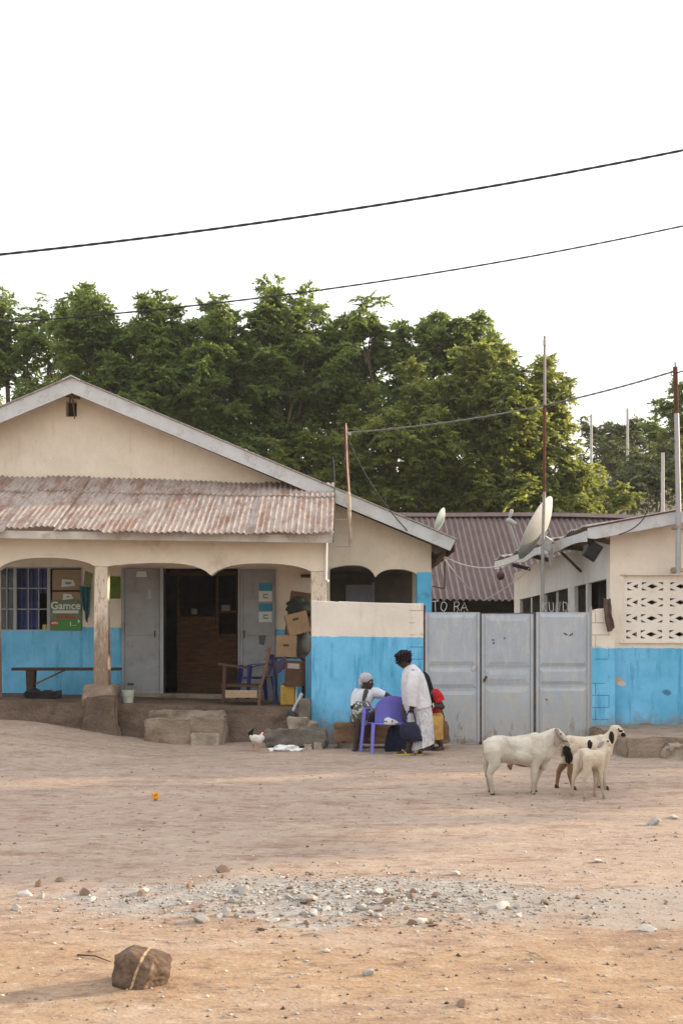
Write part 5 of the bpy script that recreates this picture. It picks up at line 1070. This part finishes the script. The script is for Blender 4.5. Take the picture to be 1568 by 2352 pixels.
def foot(g, ankle, d, s=1.0):
    a = Vector(ankle); d = Vector((d[0], d[1], 0)).normalized(); g.cap(a, a + Vector((0, 0, -.035 * s)) - d * .025, .036 * s, .034 * s)
    b = a + d * .13 * s + Vector((0, 0, -.055 * s)); g.cap(a + Vector((0, 0, -.02 * s)), b, .036 * s, .026 * s); g.cap(a + Vector((0, 0, -.05 * s)) - d * .03, b, .030 * s, .026 * s)
    sd_ = Vector((-d.y, d.x, 0))
    for k in (-2, -1, 0, 1, 2): g.cap(b + sd_ * k * .013 * s, b + sd_ * k * .015 * s + d * (.045 - abs(k + .6) * .006) * s, .012 * s, .010 * s, 8)
def cloth(name, c, pat=None, scale=30, amt=.6, thr=.5, fine=18, stretch=None, rough=.9):
    n = N(name); f = n.noise(n.obj, 6, 5, .6); col = n.mix(n.ramp(f, .3, .7), sc(c, .88), sc(c, 1.08))
    if pat: col = n.mix(n.math('MULTIPLY', n.ramp(n.noise(n.obj, scale, 3, .55, stretch), thr, thr + .06), amt), col, pat)
    return n.done(col, rough, n.bump(n.noise(n.obj, fine, 4, .6, stretch), .6, .03), .12)
def stand(base): return Vector((base.x, base.y, gz(base.x, base.y)))

# ---- standing woman in white, leaning forward, bag in her hand
Ys = 16.15; W = lambda x, y, d=0: Q7(x, y, Ys + d)
fz = W(1060, 1510).z - gz(W(1060, 1510).x, Ys)       # settle the figure on the ground
wm = thing('person', stand(W(1030, 1500)), 'standing woman in a long white dress and dark headwrap, leaning forward with a bag', 'person')
g = G(); hd = head(g, W(838, 262), (-.80, -.30, -.52), (-.45, 0, .9), .98)
g.chain([W(865, 285), W(915, 385)], [.055, .06]); g.chain([W(935, 430), W(1020, 560), W(1075, 760), W(1080, 880)], [.105, .12, .12, .14])
for sx, y1 in ((-.12, 0), (.12, 0)): g.chain([W(930, 420), W(960, 440, sx)], [.08, .06])
g.chain([W(965, 445, -.13), W(960, 655, -.21), W(948, 865, -.22)], [.05, .041, .029]); hand(g, W(947, 870, -.22), W(938, 960, -.22) - W(947, 870, -.22), (-.3, .8, 0), 1.05)
g.chain([W(910, 440, .13), W(850, 740, .12), W(838, 985, .05)], [.05, .040, .028]); hand(g, W(838, 990, .05), W(850, 1080, .03) - W(838, 990, .05), (.8, 0, -.2), .5)
zfix = -.005
g.chain([W(1085, 900, .08), W(1090, 1190, .06), W(1065, 1470, .03)], [.10, .065, .036]); foot(g, W(1068, 1478, .03), (-.2, -1, 0))
g.chain([W(1060, 900, -.08), W(985, 1190, -.12), W(905, 1435, -.12)], [.10, .062, .036]); foot(g, W(905, 1445, -.12), (-.95, -.3, 0))
baked('body', g, skin, wm, .0065, 3); face_parts(hd, wm, .98)
dressm = cloth('white_print_dress', (.56, .545, .575), (.26, .25, .31), 26, .55, .53, 14, (1.6, 1.6, .8))
sl1 = cloth('white_cotton_top', (.60, .585, .615), (.42, .40, .45), 12, .35, .55)
mk('blouse', G().loft([(W(862, 352), W(925, 318), .045), (W(838, 380), W(985, 322), .10), (W(822, 440), W(1045, 372), .155), (W(810, 540), W(1108, 450), .175), (W(808, 650), W(1146, 560), .18), (W(824, 770), W(1178, 680), .19, .02), (W(850, 890), W(1204, 800), .215, .03), (W(868, 940), W(1212, 860), .225, .04), (W(880, 930), W(1200, 856), .20, .04)], 60, .012, 7), sl1, wm, smooth=70)
mk('skirt', G().loft([(W(868, 880), W(1196, 800), .19, .02), (W(885, 990), W(1216, 960), .205, .04), (W(902, 1150), W(1228, 1140), .22, .06), (W(912, 1310), W(1240, 1290), .235, .075), (W(915, 1464), W(1244, 1360), .24, .085), (W(935, 1455), W(1222, 1356), .22, .085)], 90, .04, 11), dressm, wm, smooth=70)
mk('sleeve', G().loft([(W(895, 400, -.10), W(1010, 400, -.10), .06), (W(888, 470, -.16), W(1045, 480, -.16), .09), (W(872, 610, -.20), W(1050, 630, -.20), .095, .03), (W(862, 720, -.22), W(1042, 750, -.22), .10, .04), (W(885, 862, -.22), W(1022, 884, -.22), .095, .05), (W(895, 855, -.22), W(1010, 876, -.22), .08, .05)], 36, .02, 5), sl1, wm, smooth=70)
mk('sleeve', G().loft([(W(850, 400, .10), W(960, 400, .10), .06), (W(820, 560, .13), W(920, 570, .13), .075), (W(812, 730, .12), W(905, 745, .12), .075, .03), (W(822, 850, .09), W(890, 860, .09), .07, .04)], 28, .02, 5), sl1, wm, smooth=70)
n = N('striped_headwrap'); wv = n.new('ShaderNodeTexWave'); n.put(wv.inputs['Vector'], n.obj); wv.inputs['Scale'].default_value = 7; wv.inputs['Distortion'].default_value = 4; wv.inputs['Detail'].default_value = 2
hwm = n.done(n.mix(n.ramp(wv.outputs[1], .55, .9), (.010, .008, .013), (.045, .020, .032)), .85, n.bump(n.noise(n.obj, 30, 4), .4, .01), .1)
hw_ = G(); c0 = W(840, 222); 
hw_.sph(c0, (.108, .105, .100), (0, R(-28), 0), 32, 20, jit=.12, seed=4); hw_.sph(W(752, 205, -.03), (.040, .05, .030), None, 14, 10, jit=.4, seed=6); hw_.sph(W(890, 250), (.06, .075, .075), None, 18, 12, jit=.2, seed=7)
for k in range(4): hw_.tube([c0 + Vector((.112 * math.cos(a) * math.cos(.5 - k * .3), -.108 * math.sin(a), .04 - k * .03 + .10 * math.cos(a) * math.sin(.4))) for a in [R(-20 + 22 * i) for i in range(10)]], .013, 6)
mk('headwrap', hw_, hwm, wm, smooth=70)
slip = cloth('yellow_rubber', (.50, .40, .10), None, rough=.6)
for (p, d) in ((W(1068, 1510, .03), (-.2, -1)), (W(905, 1480, -.12), (-.95, -.3))):
    d = Vector((d[0], d[1], 0)).normalized(); s2 = Vector((-d.y, d.x, 0)); b = Vector((p.x, p.y, gz(p.x, p.y) + .012)); gs = G(); o = [b + d * a + s2 * w_ for a, w_ in ((-.07, -.03), (.06, -.045), (.17, -.045), (.2, 0), (.17, .045), (.06, .045), (-.07, .03), (-.085, 0))]
    gs.add([q + Vector((0, 0, -.010)) for q in o] + [q + Vector((0, 0, .008)) for q in o], [tuple(range(7, -1, -1)), tuple(range(8, 16))] + [(i, (i+1) % 8, 8 + (i+1) % 8, 8 + i) for i in range(8)])
    gs.tube([b + d * .05 + s2 * .045 + Vector((0, 0, .01)), b + d * .09 + Vector((0, 0, .062)), b + d * .05 - s2 * .045 + Vector((0, 0, .01))], .009, 6); mk('sandal', gs, slip, wm, smooth=50)

navy = cloth('navy_bag_cloth', (.022, .026, .05), (.05, .035, .05), 20, .6, .55, 22)
bg2 = thing('handbag', W(930, 1340, -.25), 'black and navy shopping bag hanging from the standing woman\'s hand', 'bag')
mk('bag_body', G().loft([(W(812, 1100, -.24), W(985, 1085, -.24), .05), (W(800, 1140, -.24), W(1030, 1125, -.24), .10, .04), (W(790, 1210, -.24), W(1062, 1200, -.24), .125, .05), (W(800, 1280, -.24), W(1058, 1275, -.24), .125, .05), (W(840, 1330, -.24), W(1050, 1330, -.24), .10, .05), (W(890, 1352, -.24), W(1010, 1345, -.24), .05)], 36, .03, 6).sph(W(1050, 1300, -.25), (.045, .06, .04), jit=.5, seed=3), navy, bg2, smooth=60)
for d in (-.30, -.20): mk('bag_handle', G().tube([W(862, 1095, d), W(872, 1010, d), W(905, 950, d * .5 - .11), W(940, 935, d * .3 - .155), W(968, 945, d * .5 - .11), W(992, 1030, d), W(1000, 1095, d)], .010, 8), navy, bg2, smooth=60)

# ---- seated woman on the log, white blouse and printed skirt
Yt = 17.1; V_ = lambda x, y, d=0: Q7(x, y, Yt + d)
sw = thing('person', stand(V_(300, 1440)), 'woman in white blouse and pale headscarf sitting on the log against the blue wall', 'person')
g = G(); hd = head(g, V_(362, 560), (.86, -.50, -.06), (0, 0, 1), .97)
g.chain([V_(340, 600, .02), V_(320, 700, .04)], [.052, .056]); g.chain([V_(318, 730, .06), V_(300, 880, .12), V_(285, 1030, .2)], [.10, .12, .14])
for a, b in (((320, 690, .05), (205, 705, .06)), ((320, 690, .05), (465, 690, .0))): g.chain([V_(*a), V_(*b)], [.075, .058])
g.chain([V_(200, 715, .06), V_(172, 885, .0), V_(255, 850, -.22)], [.05, .040, .028]); hand(g, V_(258, 848, -.22), (.9, -.35, -.15), (0, -.3, -1), .5)
g.chain([V_(470, 690, 0), V_(610, 722, .02), V_(735, 800, .04)], [.05, .040, .028]); hand(g, V_(738, 802, .04), (.8, -.1, -.55), (0, -.6, -.6), .45)
g.chain([V_(250, 1060, .12), V_(285, 880, -.25), V_(215, 1370, -.24)], [.10, .066, .037]); foot(g, V_(212, 1400, -.24), (-.15, -1, 0))
g.chain([V_(330, 1070, .12), V_(420, 965, -.26), V_(355, 1275, -.22)], [.10, .064, .036]); foot(g, V_(352, 1290, -.22), (.1, -1, 0))
baked('body', g, skin, sw, .0065, 3); face_parts(hd, sw, .97)
blo = cloth('white_blouse', (.60, .63, .66), (.42, .46, .52), 9, .35, .56)
mk('blouse', G().loft([(V_(262, 640, .03), V_(392, 650, .03), .055), (V_(205, 664, .05), V_(455, 660, .02), .10), (V_(165, 720, .06), V_(490, 700, .03), .135), (V_(148, 800, .07), V_(455, 770, .05), .165, .03), (V_(140, 868, .06), V_(415, 840, .08), .175, .04), (V_(155, 905, .06), V_(410, 900, .12), .17, .04)], 40, .015, 6), blo, sw, smooth=70)
mk('sleeve', G().loft([(V_(400, 622, .02), V_(425, 760, .02), .085), (V_(505, 630, .01), V_(500, 780, .01), .08, .03), (V_(604, 682, .02), V_(575, 770, .02), .065, .04), (V_(596, 690, .02), V_(572, 762, .02), .055)], 24, .02, 4), blo, sw, smooth=70)
mk('sleeve', G().loft([(V_(200, 640, .05), V_(300, 650, .05), .075), (V_(160, 690, .05), V_(262, 700, .05), .085), (V_(138, 790, .02), V_(232, 800, .02), .08, .03), (V_(138, 866, 0), V_(222, 858, 0), .075, .04)], 24, .02, 4), blo, sw, smooth=70)
mk('neckline_skin', G().cap(V_(345, 690, -.05), V_(312, 790, -.115), .045, .022), skin, sw, smooth=180)
prt = cloth('leaf_print_skirt', (.10, .10, .095), (.50, .50, .46), 17, .95, .53, 16, (1, 1, .8))
mk('skirt', G().loft([(V_(215, 812, -.26), V_(372, 806, -.26), .06), (V_(196, 862, -.24), V_(400, 850, -.25), .105, .03), (V_(165, 930, -.20), V_(470, 915, -.22), .15, .04), (V_(140, 1010, -.12), V_(505, 990, -.15), .20, .05), (V_(135, 1085, -.06), V_(500, 1075, -.1), .22, .05), (V_(180, 1140, -.02), V_(470, 1140, -.06), .20, .05)], 48, .03, 7), prt, sw, smooth=70)
hs = G().sph(V_(340, 505, .005), (.098, .100, .088), (0, R(-12), 0), 30, 18, jit=.1, seed=9).sph(V_(275, 560, .03), (.045, .07, .075), None, 18, 12, jit=.2, seed=3)
mk('headscarf', hs, cloth('pale_headscarf', (.46, .45, .46), (.25, .22, .24), 34, .6, .55), sw, smooth=70)

# ---- woman half hidden behind, black veil, red top, yellow wrap
Yu = 17.15; U_ = lambda x, y, d=0: Q7(x, y, Yu + d)
hw3 = thing('person', stand(U_(1270, 1440)), 'seated woman in black veil, red top and yellow skirt, half hidden behind the standing woman', 'person')
g = G(); hd = head(g, U_(1112, 545), (-.95, -.25, -.1), (0, 0, 1), .97)
g.chain([U_(1130, 600), U_(1165, 690)], [.052, .056]); g.chain([U_(1180, 720), U_(1225, 880, .08), U_(1265, 1030, .16)], [.11, .12, .14])
g.chain([U_(1175, 700), U_(1240, 715, -.13)], [.08, .058])
g.chain([U_(1245, 720, -.14), U_(1345, 885, -.18), U_(1225, 868, -.24)], [.052, .046, .032]); hand(g, U_(1220, 868, -.24), (-1, -.1, -.1), (0, .6, -.6), .5)
g.chain([U_(1170, 715, .13), U_(1150, 900, .1), U_(1080, 960, -.05)], [.05, .040, .028]); hand(g, U_(1078, 962, -.05), (-1, -.2, -.2), (0, 0, -1), .4)
g.chain([U_(1270, 1060, .1), U_(1130, 1030, -.16), U_(1215, 1390, -.12)], [.10, .066, .037]); foot(g, U_(1215, 1415, -.12), (-.9, -.5, 0))
g.chain([U_(1290, 1060, .15), U_(1180, 1060, -.20), U_(1330, 1380, -.14)], [.10, .066, .037]); foot(g, U_(1335, 1410, -.14), (-.7, -.7, 0))
baked('body', g, skin, hw3, .0065, 3); face_parts(hd, hw3, .97)
redm = cloth('red_top', (.42, .018, .022), (.55, .12, .12), 22, .4, .6)
mk('top', G().loft([(U_(1120, 670), U_(1235, 640), .07), (U_(1110, 730), U_(1300, 660, -.02), .14), (U_(1120, 800, .02), U_(1310, 740), .16), (U_(1150, 900, .06), U_(1310, 860, .05), .17), (U_(1170, 1000, .12), U_(1345, 985, .12), .17)], 36, .02, 6), redm, hw3, smooth=70)
mk('sleeve', G().loft([(U_(1200, 690, -.13), U_(1290, 640, -.13), .065), (U_(1235, 770, -.16), U_(1350, 705, -.16), .07, .03), (U_(1262, 842, -.18), U_(1385, 785, -.18), .07, .04), (U_(1275, 836, -.18), U_(1372, 790, -.18), .055)], 24, .02, 4), redm, hw3, smooth=70)
mk('wrap_skirt', G().loft([(U_(1170, 950, .1), U_(1340, 960, .1), .16), (U_(1080, 1000, -.05), U_(1362, 1000, .02), .20, .03), (U_(1075, 1090, -.08), U_(1368, 1090, -.05), .20, .04), (U_(1120, 1200, -.12), U_(1360, 1200, -.12), .14, .06), (U_(1150, 1325, -.14), U_(1368, 1305, -.15), .13, .07), (U_(1160, 1318, -.14), U_(1355, 1298, -.15), .11, .07)], 44, .03, 6), cloth('yellow_wrap_cloth', (.46, .27, .085), (.34, .18, .05), 8, .5, .5), hw3, smooth=70)
mk('veil', G().loft([(U_(1075, 428), U_(1135, 424), .05), (U_(1050, 480), U_(1178, 470), .10), (U_(1062, 560), U_(1205, 545), .115, .02), (U_(1100, 650), U_(1228, 625), .125, .03), (U_(1120, 740, -.02), U_(1246, 720, -.06), .14, .04), (U_(1150, 850, -.04), U_(1256, 835, -.08), .15, .05)], 32, .02, 6), cloth('black_veil', (.012, .012, .016)), hw3, smooth=70)
mk('bracelet', G().tube([U_(1232, 868, -.24) + Vector((.004 * math.sin(a * 2), .034 * math.sin(a), .034 * math.cos(a))) for a in [i * .6283 for i in range(11)]], .008, 6), M('silver', (.7, .68, .65), .3, .05, metal=.5), hw3)
skp = lambda x, y, d=0: Q7(x, y, 16.75 + d)
sk = mk('dark_bundle', G().loft([(skp(680, 1128), skp(800, 1128), .07), (skp(640, 1180), skp(830, 1175), .12, .05), (skp(610, 1300), skp(850, 1300), .15, .06), (skp(590, 1420), skp(900, 1420), .16, .06), (skp(600, 1475), skp(880, 1470), .14, .04)], 30, .03, 5), navy, smooth=60); tag(sk, 'dark navy bundle standing on the ground behind the purple chair leg', 'bundle')
wp = thing('white_packet', Q7(665, 1122, 16.32), 'white plastic packet with dark print propped at the seat of the purple chair', 'packet')
mk('wrapper', G().loft([(Q7(590, 1040, 16.3), Q7(640, 1020, 16.3), .03), (Q7(578, 1075, 16.3), Q7(745, 1062, 16.3), .055, .04), (Q7(582, 1112, 16.3), Q7(780, 1092, 16.3), .06, .05), (Q7(600, 1122, 16.3), Q7(740, 1124, 16.3), .04)], 20, .03, 4), bagm, wp, smooth=60)
mk('print', G().box(Q7(602, 1076, 16.238), (.05, .006, .014)).box(Q7(690, 1074, 16.238), (.018, .006, .03)), ink_d, wp)

# ================================================================ sheep and rooster
def coat(name, c, c2, c3):
    n = N(name); col = n.mix(n.ramp(n.noise(n.obj, 7, 6, .7), .35, .7), c, c2); col = n.mix(n.math('MULTIPLY', n.ramp(n.noise(n.obj, 4.2, 5, .65, None, 4), .50, .66), .55), col, c3)
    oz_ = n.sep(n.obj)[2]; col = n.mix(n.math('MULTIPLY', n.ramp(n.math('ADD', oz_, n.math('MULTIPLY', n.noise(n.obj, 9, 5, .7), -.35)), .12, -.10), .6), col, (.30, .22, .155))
    for nm, cc in (('tan', (.25, .15, .09)), ('black', (.022, .017, .015))):
        at = n.new('ShaderNodeAttribute'); at.attribute_name = nm; col = n.mix(n.ramp(n.math('ADD', at.outputs['Fac'], n.math('MULTIPLY', n.math('SUBTRACT', n.noise(n.obj, 40, 4, .7), .5), .7)), .42, .58), col, cc)
    return n.done(col, .95, n.bump(n.noise(n.obj, 70, 5, .75, (.6, 1, 1.6)), .8, .016), .08)
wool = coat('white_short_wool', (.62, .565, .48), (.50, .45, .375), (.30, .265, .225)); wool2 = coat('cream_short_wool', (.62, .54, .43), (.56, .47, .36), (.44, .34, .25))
blackw = M('black_wool', (.022, .017, .015), .9, .2, 8); tanw = M('tan_wool', (.27, .165, .10), .95, .25, 6); horn_m = M('horn', (.20, .155, .12), .6, .25, 20, stretch=(1, 1, 4)); hoof_m = M('hoof', (.035, .028, .024), .6)
pinkw = M('bare_skin', (.40, .24, .18), .9, .15, 6)
def quad(name, label, Y, rings, chains, mats, patch, extra, lift=0):
    S = lambda p: Q5(p[0], p[1], Y + (p[2] if len(p) > 2 else 0))
    g = G().loft([(S(a), S(b), d) for a, b, d in rings], 24)
    for pts, rad in chains: g.chain([S(p) for p in pts], rad)
    mx = sum(p[0] for r in rings for p in r[:2]) / (2 * len(rings)); b0 = S((mx, 620)); base = Vector((b0.x, b0.y, gz(b0.x, b0.y)))
    root = thing(name, base, label, 'sheep', 'sheep standing in the yard')
    inv = lambda v: ((v.x * FP / v.y + CX) * 1.10204 - 1200, (HY - (v.z - CAM_H) * FP / v.y) * 1.10204 - 1800)
    baked('body', g, mats, root, .009, 4, attr=lambda v: patch(inv(v)[0] * 2.9697, inv(v)[1] * 2.9697, v.y - Y, v))
    extra(S, root); return root
def ell(x, y, cx, cy, rx, ry): return ((x - cx) / rx) ** 2 + ((y - cy) / ry) ** 2 + .45 * noise.noise(Vector((x * .06, y * .06, cx)))
def hoofs(S, root, pts, k=1.0, m=None):
    for p in pts: q = S(p); z = gz(q.x, q.y); mk('hoof', G().tube([Vector((q.x + .006, q.y, z - .004)), Vector((q.x, q.y, z + .022)), Vector((q.x - .004, q.y, z + .04))], [.026 * k, .023 * k, .018 * k], 10), m or hoof_m, root, smooth=50)
def head_bits(S, root, eye, ear0, ear1, erad, mat, far=.09):
    mk('eye', G().sph(S(eye), (.011, .009, .011), nu=8, nv=6), ink_d, root, smooth=180)
    for d in (0, far):
        a, b = S((ear0[0], ear0[1], ear0[2] + d)), S((ear1[0] - (8 if d else 0), ear1[1], ear1[2] + d * 1.5)); m_ = a.lerp(b, .5)
        mk('ear', G().sph(m_, (erad, .012, (b - a).length / 2 + .012), (0, math.atan2(b.x - a.x, b.z - a.z) + math.pi, 0), 12, 8), mat, root, smooth=180)
def soft(e): return max(0.0, min(1.0, 1.5 - e))
def ram_patch(x, y, d, v): return (0.0, .8 * soft(ell(x, y, 300, 420, 100, 22)))
def ram_extra(S, root):
    hoofs(S, root, [(134, 622, -.09), (114, 612, .10), (437, 626, -.08), (452, 614, .10)])
    for d, o in ((-.075, 0), (.06, -62)):
        mk('horn', G().tube([S((612 + o, 140, d * .6)), S((622 + o, 150, d * 1.2)), S((630 + o, 178, d * 1.7)), S((645 + o, 205, d * 2.0)), S((670 + o, 222, d * 1.9)), S((694 + o, 228, d * 1.6)), S((706 + o, 236, d * 1.3))], [.018, .020, .019, .017, .013, .009, .003], 10), horn_m, root, smooth=60)
    head_bits(S, root, (648, 172, -.058), (606, 190, -.07), (618, 262, -.09), .026, wool, .12)
    mk('tail', G().chain([S((82, 240)), S((84, 330)), S((92, 420)), S((90, 485))], [.032, .036, .034, .018]), wool, root, smooth=180)
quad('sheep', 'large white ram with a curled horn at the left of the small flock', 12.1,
     [((74, 255), (80, 335), .05), ((92, 218), (104, 380), .095), ((140, 184), (160, 398), .115), ((205, 180), (215, 388), .125), ((270, 194), (280, 396), .145), ((340, 198), (350, 418), .15), ((410, 184), (420, 424), .135), ((458, 172), (470, 414), .115), ((505, 186), (512, 395), .095), ((540, 208), (545, 360), .075)],
     [([(500, 255), (560, 212), (606, 178)], [.125, .10, .075]), ([(525, 330), (570, 260), (612, 205)], [.085, .07, .05]), ([(608, 172), (640, 190), (690, 236), (704, 250)], [.062, .058, .036, .026]), ([(520, 385), (518, 428)], [.05, .030]), ([(128, 255, -.05), (145, 330, -.075)], [.085, .095]), ([(128, 255, .05), (145, 330, .075)], [.085, .095]), ([(470, 215, -.05), (490, 320, -.07)], [.075, .09]), ([(470, 215, .05), (490, 320, .07)], [.075, .09]), ([(175, 196), (270, 203), (400, 190), (455, 178)], [.02, .018, .022, .03]), ([(340, 330, -.09), (395, 345, -.085)], [.08, .07]),
      ([(135, 300, -.09), (152, 392, -.10), (112, 472, -.09), (128, 560, -.09), (134, 616, -.09)], [.095, .066, .032, .022, .026]), ([(125, 300, .09), (142, 392, .10), (96, 470, .10), (108, 555, .10), (114, 606, .10)], [.095, .062, .030, .021, .024]),
      ([(472, 320, -.08), (455, 420, -.085), (447, 500, -.08), (443, 565, -.08), (438, 620, -.08)], [.085, .045, .033, .022, .026]), ([(490, 330, .08), (492, 425, .09), (462, 505, .10), (458, 560, .10), (452, 608, .10)], [.08, .044, .031, .021, .025]), ([(265, 412), (272, 436)], [.03, .016])],
     wool, ram_patch, ram_extra)
def ewe_patch(x, y, d, v):
    k = max(soft(ell(x, y, 866, 250, 20, 34)), soft(ell(x, y, 690, 300, 34, 46)), soft(ell(x, y, 708, 352, 30, 46)), soft(ell(x, y, 1118, 178, 22, 16)), soft(ell(x, y, 1098, 150, 18, 9)))
    return (k, max(sstep(370, 420, y) * sstep(775, 755, x), .45 * soft(ell(x, y, 720, 270, 60, 70))))
def ewe_extra(S, root):
    hoofs(S, root, [(616, 609, .09), (748, 614, -.09), (927, 603, .09), (992, 608, -.08)])
    head_bits(S, root, (1082, 136, -.048), (1026, 158, -.062), (1032, 240, -.085), .030, blackw, .13)
    mk('tail', G().chain([S((672, 215)), S((662, 280)), S((655, 335))], [.03, .028, .014]), wool2, root, smooth=180)
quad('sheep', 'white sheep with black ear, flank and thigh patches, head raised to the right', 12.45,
     [((664, 240), (670, 310), .05), ((690, 205), (696, 345), .10), ((740, 189), (748, 352), .13), ((810, 194), (815, 355), .135), ((880, 196), (885, 352), .135), ((945, 187), (950, 350), .125), ((990, 192), (990, 335), .095), ((1012, 215), (1005, 295), .06)],
     [([(975, 245), (1018, 205), (1045, 160)], [.10, .072, .055]), ([(990, 310), (1010, 245), (1040, 195)], [.065, .055, .045]), ([(1048, 138), (1072, 138), (1105, 168), (1122, 186)], [.052, .050, .036, .025]),
      ([(950, 215, -.05), (972, 300, -.065)], [.06, .075]), ([(712, 235, -.05), (722, 310, -.07)], [.07, .085]), ([(700, 196), (820, 204), (930, 196)], [.024, .018, .024]), ([(705, 275, .09), (690, 365, .09), (634, 452, .09), (621, 535, .09), (615, 602, .09)], [.085, .055, .029, .020, .024]), ([(725, 290, -.09), (735, 395, -.09), (714, 470, -.09), (732, 550, -.09), (746, 606, -.09)], [.085, .055, .029, .020, .024]),
      ([(950, 300, .08), (935, 420, .085), (924, 510, .09), (925, 595, .09)], [.075, .042, .026, .023]), ([(975, 300, -.08), (974, 420, -.08), (972, 505, -.08), (980, 560, -.08), (990, 600, -.08)], [.075, .042, .027, .021, .023])],
     wool2, ewe_patch, ewe_extra)
def lamb_extra(S, root):
    hoofs(S, root, [(730, 644, 0), (828, 652, -.10), (901, 636, .05), (972, 640, -.02)], .72, M('pale_hoof', (.30, .22, .15), .8))
    head_bits(S, root, (1002, 226, .02), (962, 232, .015), (935, 268, -.01), .020, M('grey_ear', (.30, .27, .25), .9), .1)
    mk('tail', G().chain([S((800, 300, -.10)), S((803, 380, -.11)), S((797, 430, -.11))], [.018, .016, .009]), wool2, root, smooth=180)
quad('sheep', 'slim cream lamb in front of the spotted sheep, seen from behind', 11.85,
     [((770, 318), (772, 380), .05), ((784, 288), (790, 415), .085), ((830, 274), (838, 425), .10), ((885, 292), (888, 432), .095), ((938, 290), (942, 428), .085), ((972, 305), (975, 395), .06)],
     [([(945, 325, .02), (968, 275, .05), (978, 240, .07)], [.065, .047, .040]), ([(975, 232, .07), (992, 232, .07), (1016, 252, .07)], [.040, .038, .022]),
      ([(790, 360, .02), (770, 440, .01), (744, 500, 0), (737, 570, 0), (730, 640, 0)], [.072, .045, .022, .015, .016]), ([(845, 360, -.08), (842, 440, -.09), (822, 510, -.10), (817, 580, -.10), (827, 645, -.10)], [.075, .048, .023, .016, .017]),
      ([(900, 390, .06), (908, 460, .055), (906, 530, .05), (900, 632, .05)], [.05, .028, .018, .015]), ([(945, 390, -.02), (945, 470, -.02), (950, 540, -.02), (970, 634, -.02)], [.05, .028, .018, .015])],
     wool2, lambda x, y, d, v: (0.0, .7 * soft(ell(x, y, 797, 400, 10, 34)) * (d < -.02)), lamb_extra)
Yh = 16.7; H = lambda x, y, d=0: Q2(x, y, Yh + d)
rs = thing('rooster', stand(H(875, 1815)), 'white rooster with black tail and red head pecking about by the log', 'rooster')
g = G().chain([H(826, 1690), H(850, 1705), H(885, 1715), H(912, 1700)], [.035, .062, .066, .05]).chain([H(905, 1695), H(918, 1672), H(922, 1660)], [.042, .026, .021]).sph(H(868, 1708, -.05), (.075, .02, .045), (0, R(20), 0))
baked('body', g, M('white_feathers', (.60, .57, .52), .9, .1, 14), rs, .006, 3)
tg = G()
for k in range(7): tg.sheet(lambda u, v, k=k: H(832 - 8 * k * .35 + (10 + 3 * k) * (u - .5) - (4 + 4 * k) * v + 22 * v * v, 1680 - (100 - k * 7) * v + 34 * v ** 3, -.03 + k * .01 + .012 * u), 2, 8, .004)
mk('tail', tg, blackw, rs, smooth=60); redf = M('red_comb', (.30, .03, .03), .7)
mk('comb', G().plate([(H(905, 1658).x, H(905, 1658).z), (H(940, 1660).x, H(0, 1662).z), (H(938, 0).x, H(0, 1640).z), (H(930, 0).x, H(0, 1650).z), (H(924, 0).x, H(0, 1634).z), (H(916, 0).x, H(0, 1648).z), (H(908, 0).x, H(0, 1638).z)], [], Yh - .006, Yh + .006).sph(H(926, 1668), (.020, .024, .022)).cap(H(932, 1684), H(932, 1694), .012, .008), redf, rs, smooth=60)
mk('beak', G().tube([H(938, 1666), H(954, 1672)], [.010, .001], 6), M('beak', (.3, .2, .08), .5), rs)
lgh = M('shank', (.42, .28, .14), .7)
for x, d in ((880, -.03), (842, .03)): b = H(x + 4, 1822, d); b.z = gz(b.x, b.y) + .008; mk('leg', G().tube([H(x - 5, 1755, d), H(x - 2, 1785, d), b], [.022, .010, .008], 6).tube([b, b + Vector((.045, -.01, 0))], .005, 5).tube([b, b + Vector((.03, -.035, 0))], .005, 5).tube([b, b + Vector((-.025, .01, 0))], .005, 5), lgh, rs)
# ================================================================ dusty air
hzm = bpy.data.materials.new('dusty_air'); hzm.use_nodes = True; hzm.node_tree.nodes.clear()
vo = hzm.node_tree.nodes.new('ShaderNodeOutputMaterial'); pv = hzm.node_tree.nodes.new('ShaderNodeVolumePrincipled')
pv.inputs['Color'].default_value = (.93, .93, .90, 1); pv.inputs['Density'].default_value = 0.00045; pv.inputs['Anisotropy'].default_value = .3
hzm.node_tree.links.new(pv.outputs[0], vo.inputs['Volume'])
hx = mk('haze', G().bx(-920, 920, -620, 1700, -3, 26), hzm, kind='stuff', label='thin dusty air over the yard and the far hillside'); hx.display_type = 'WIRE'
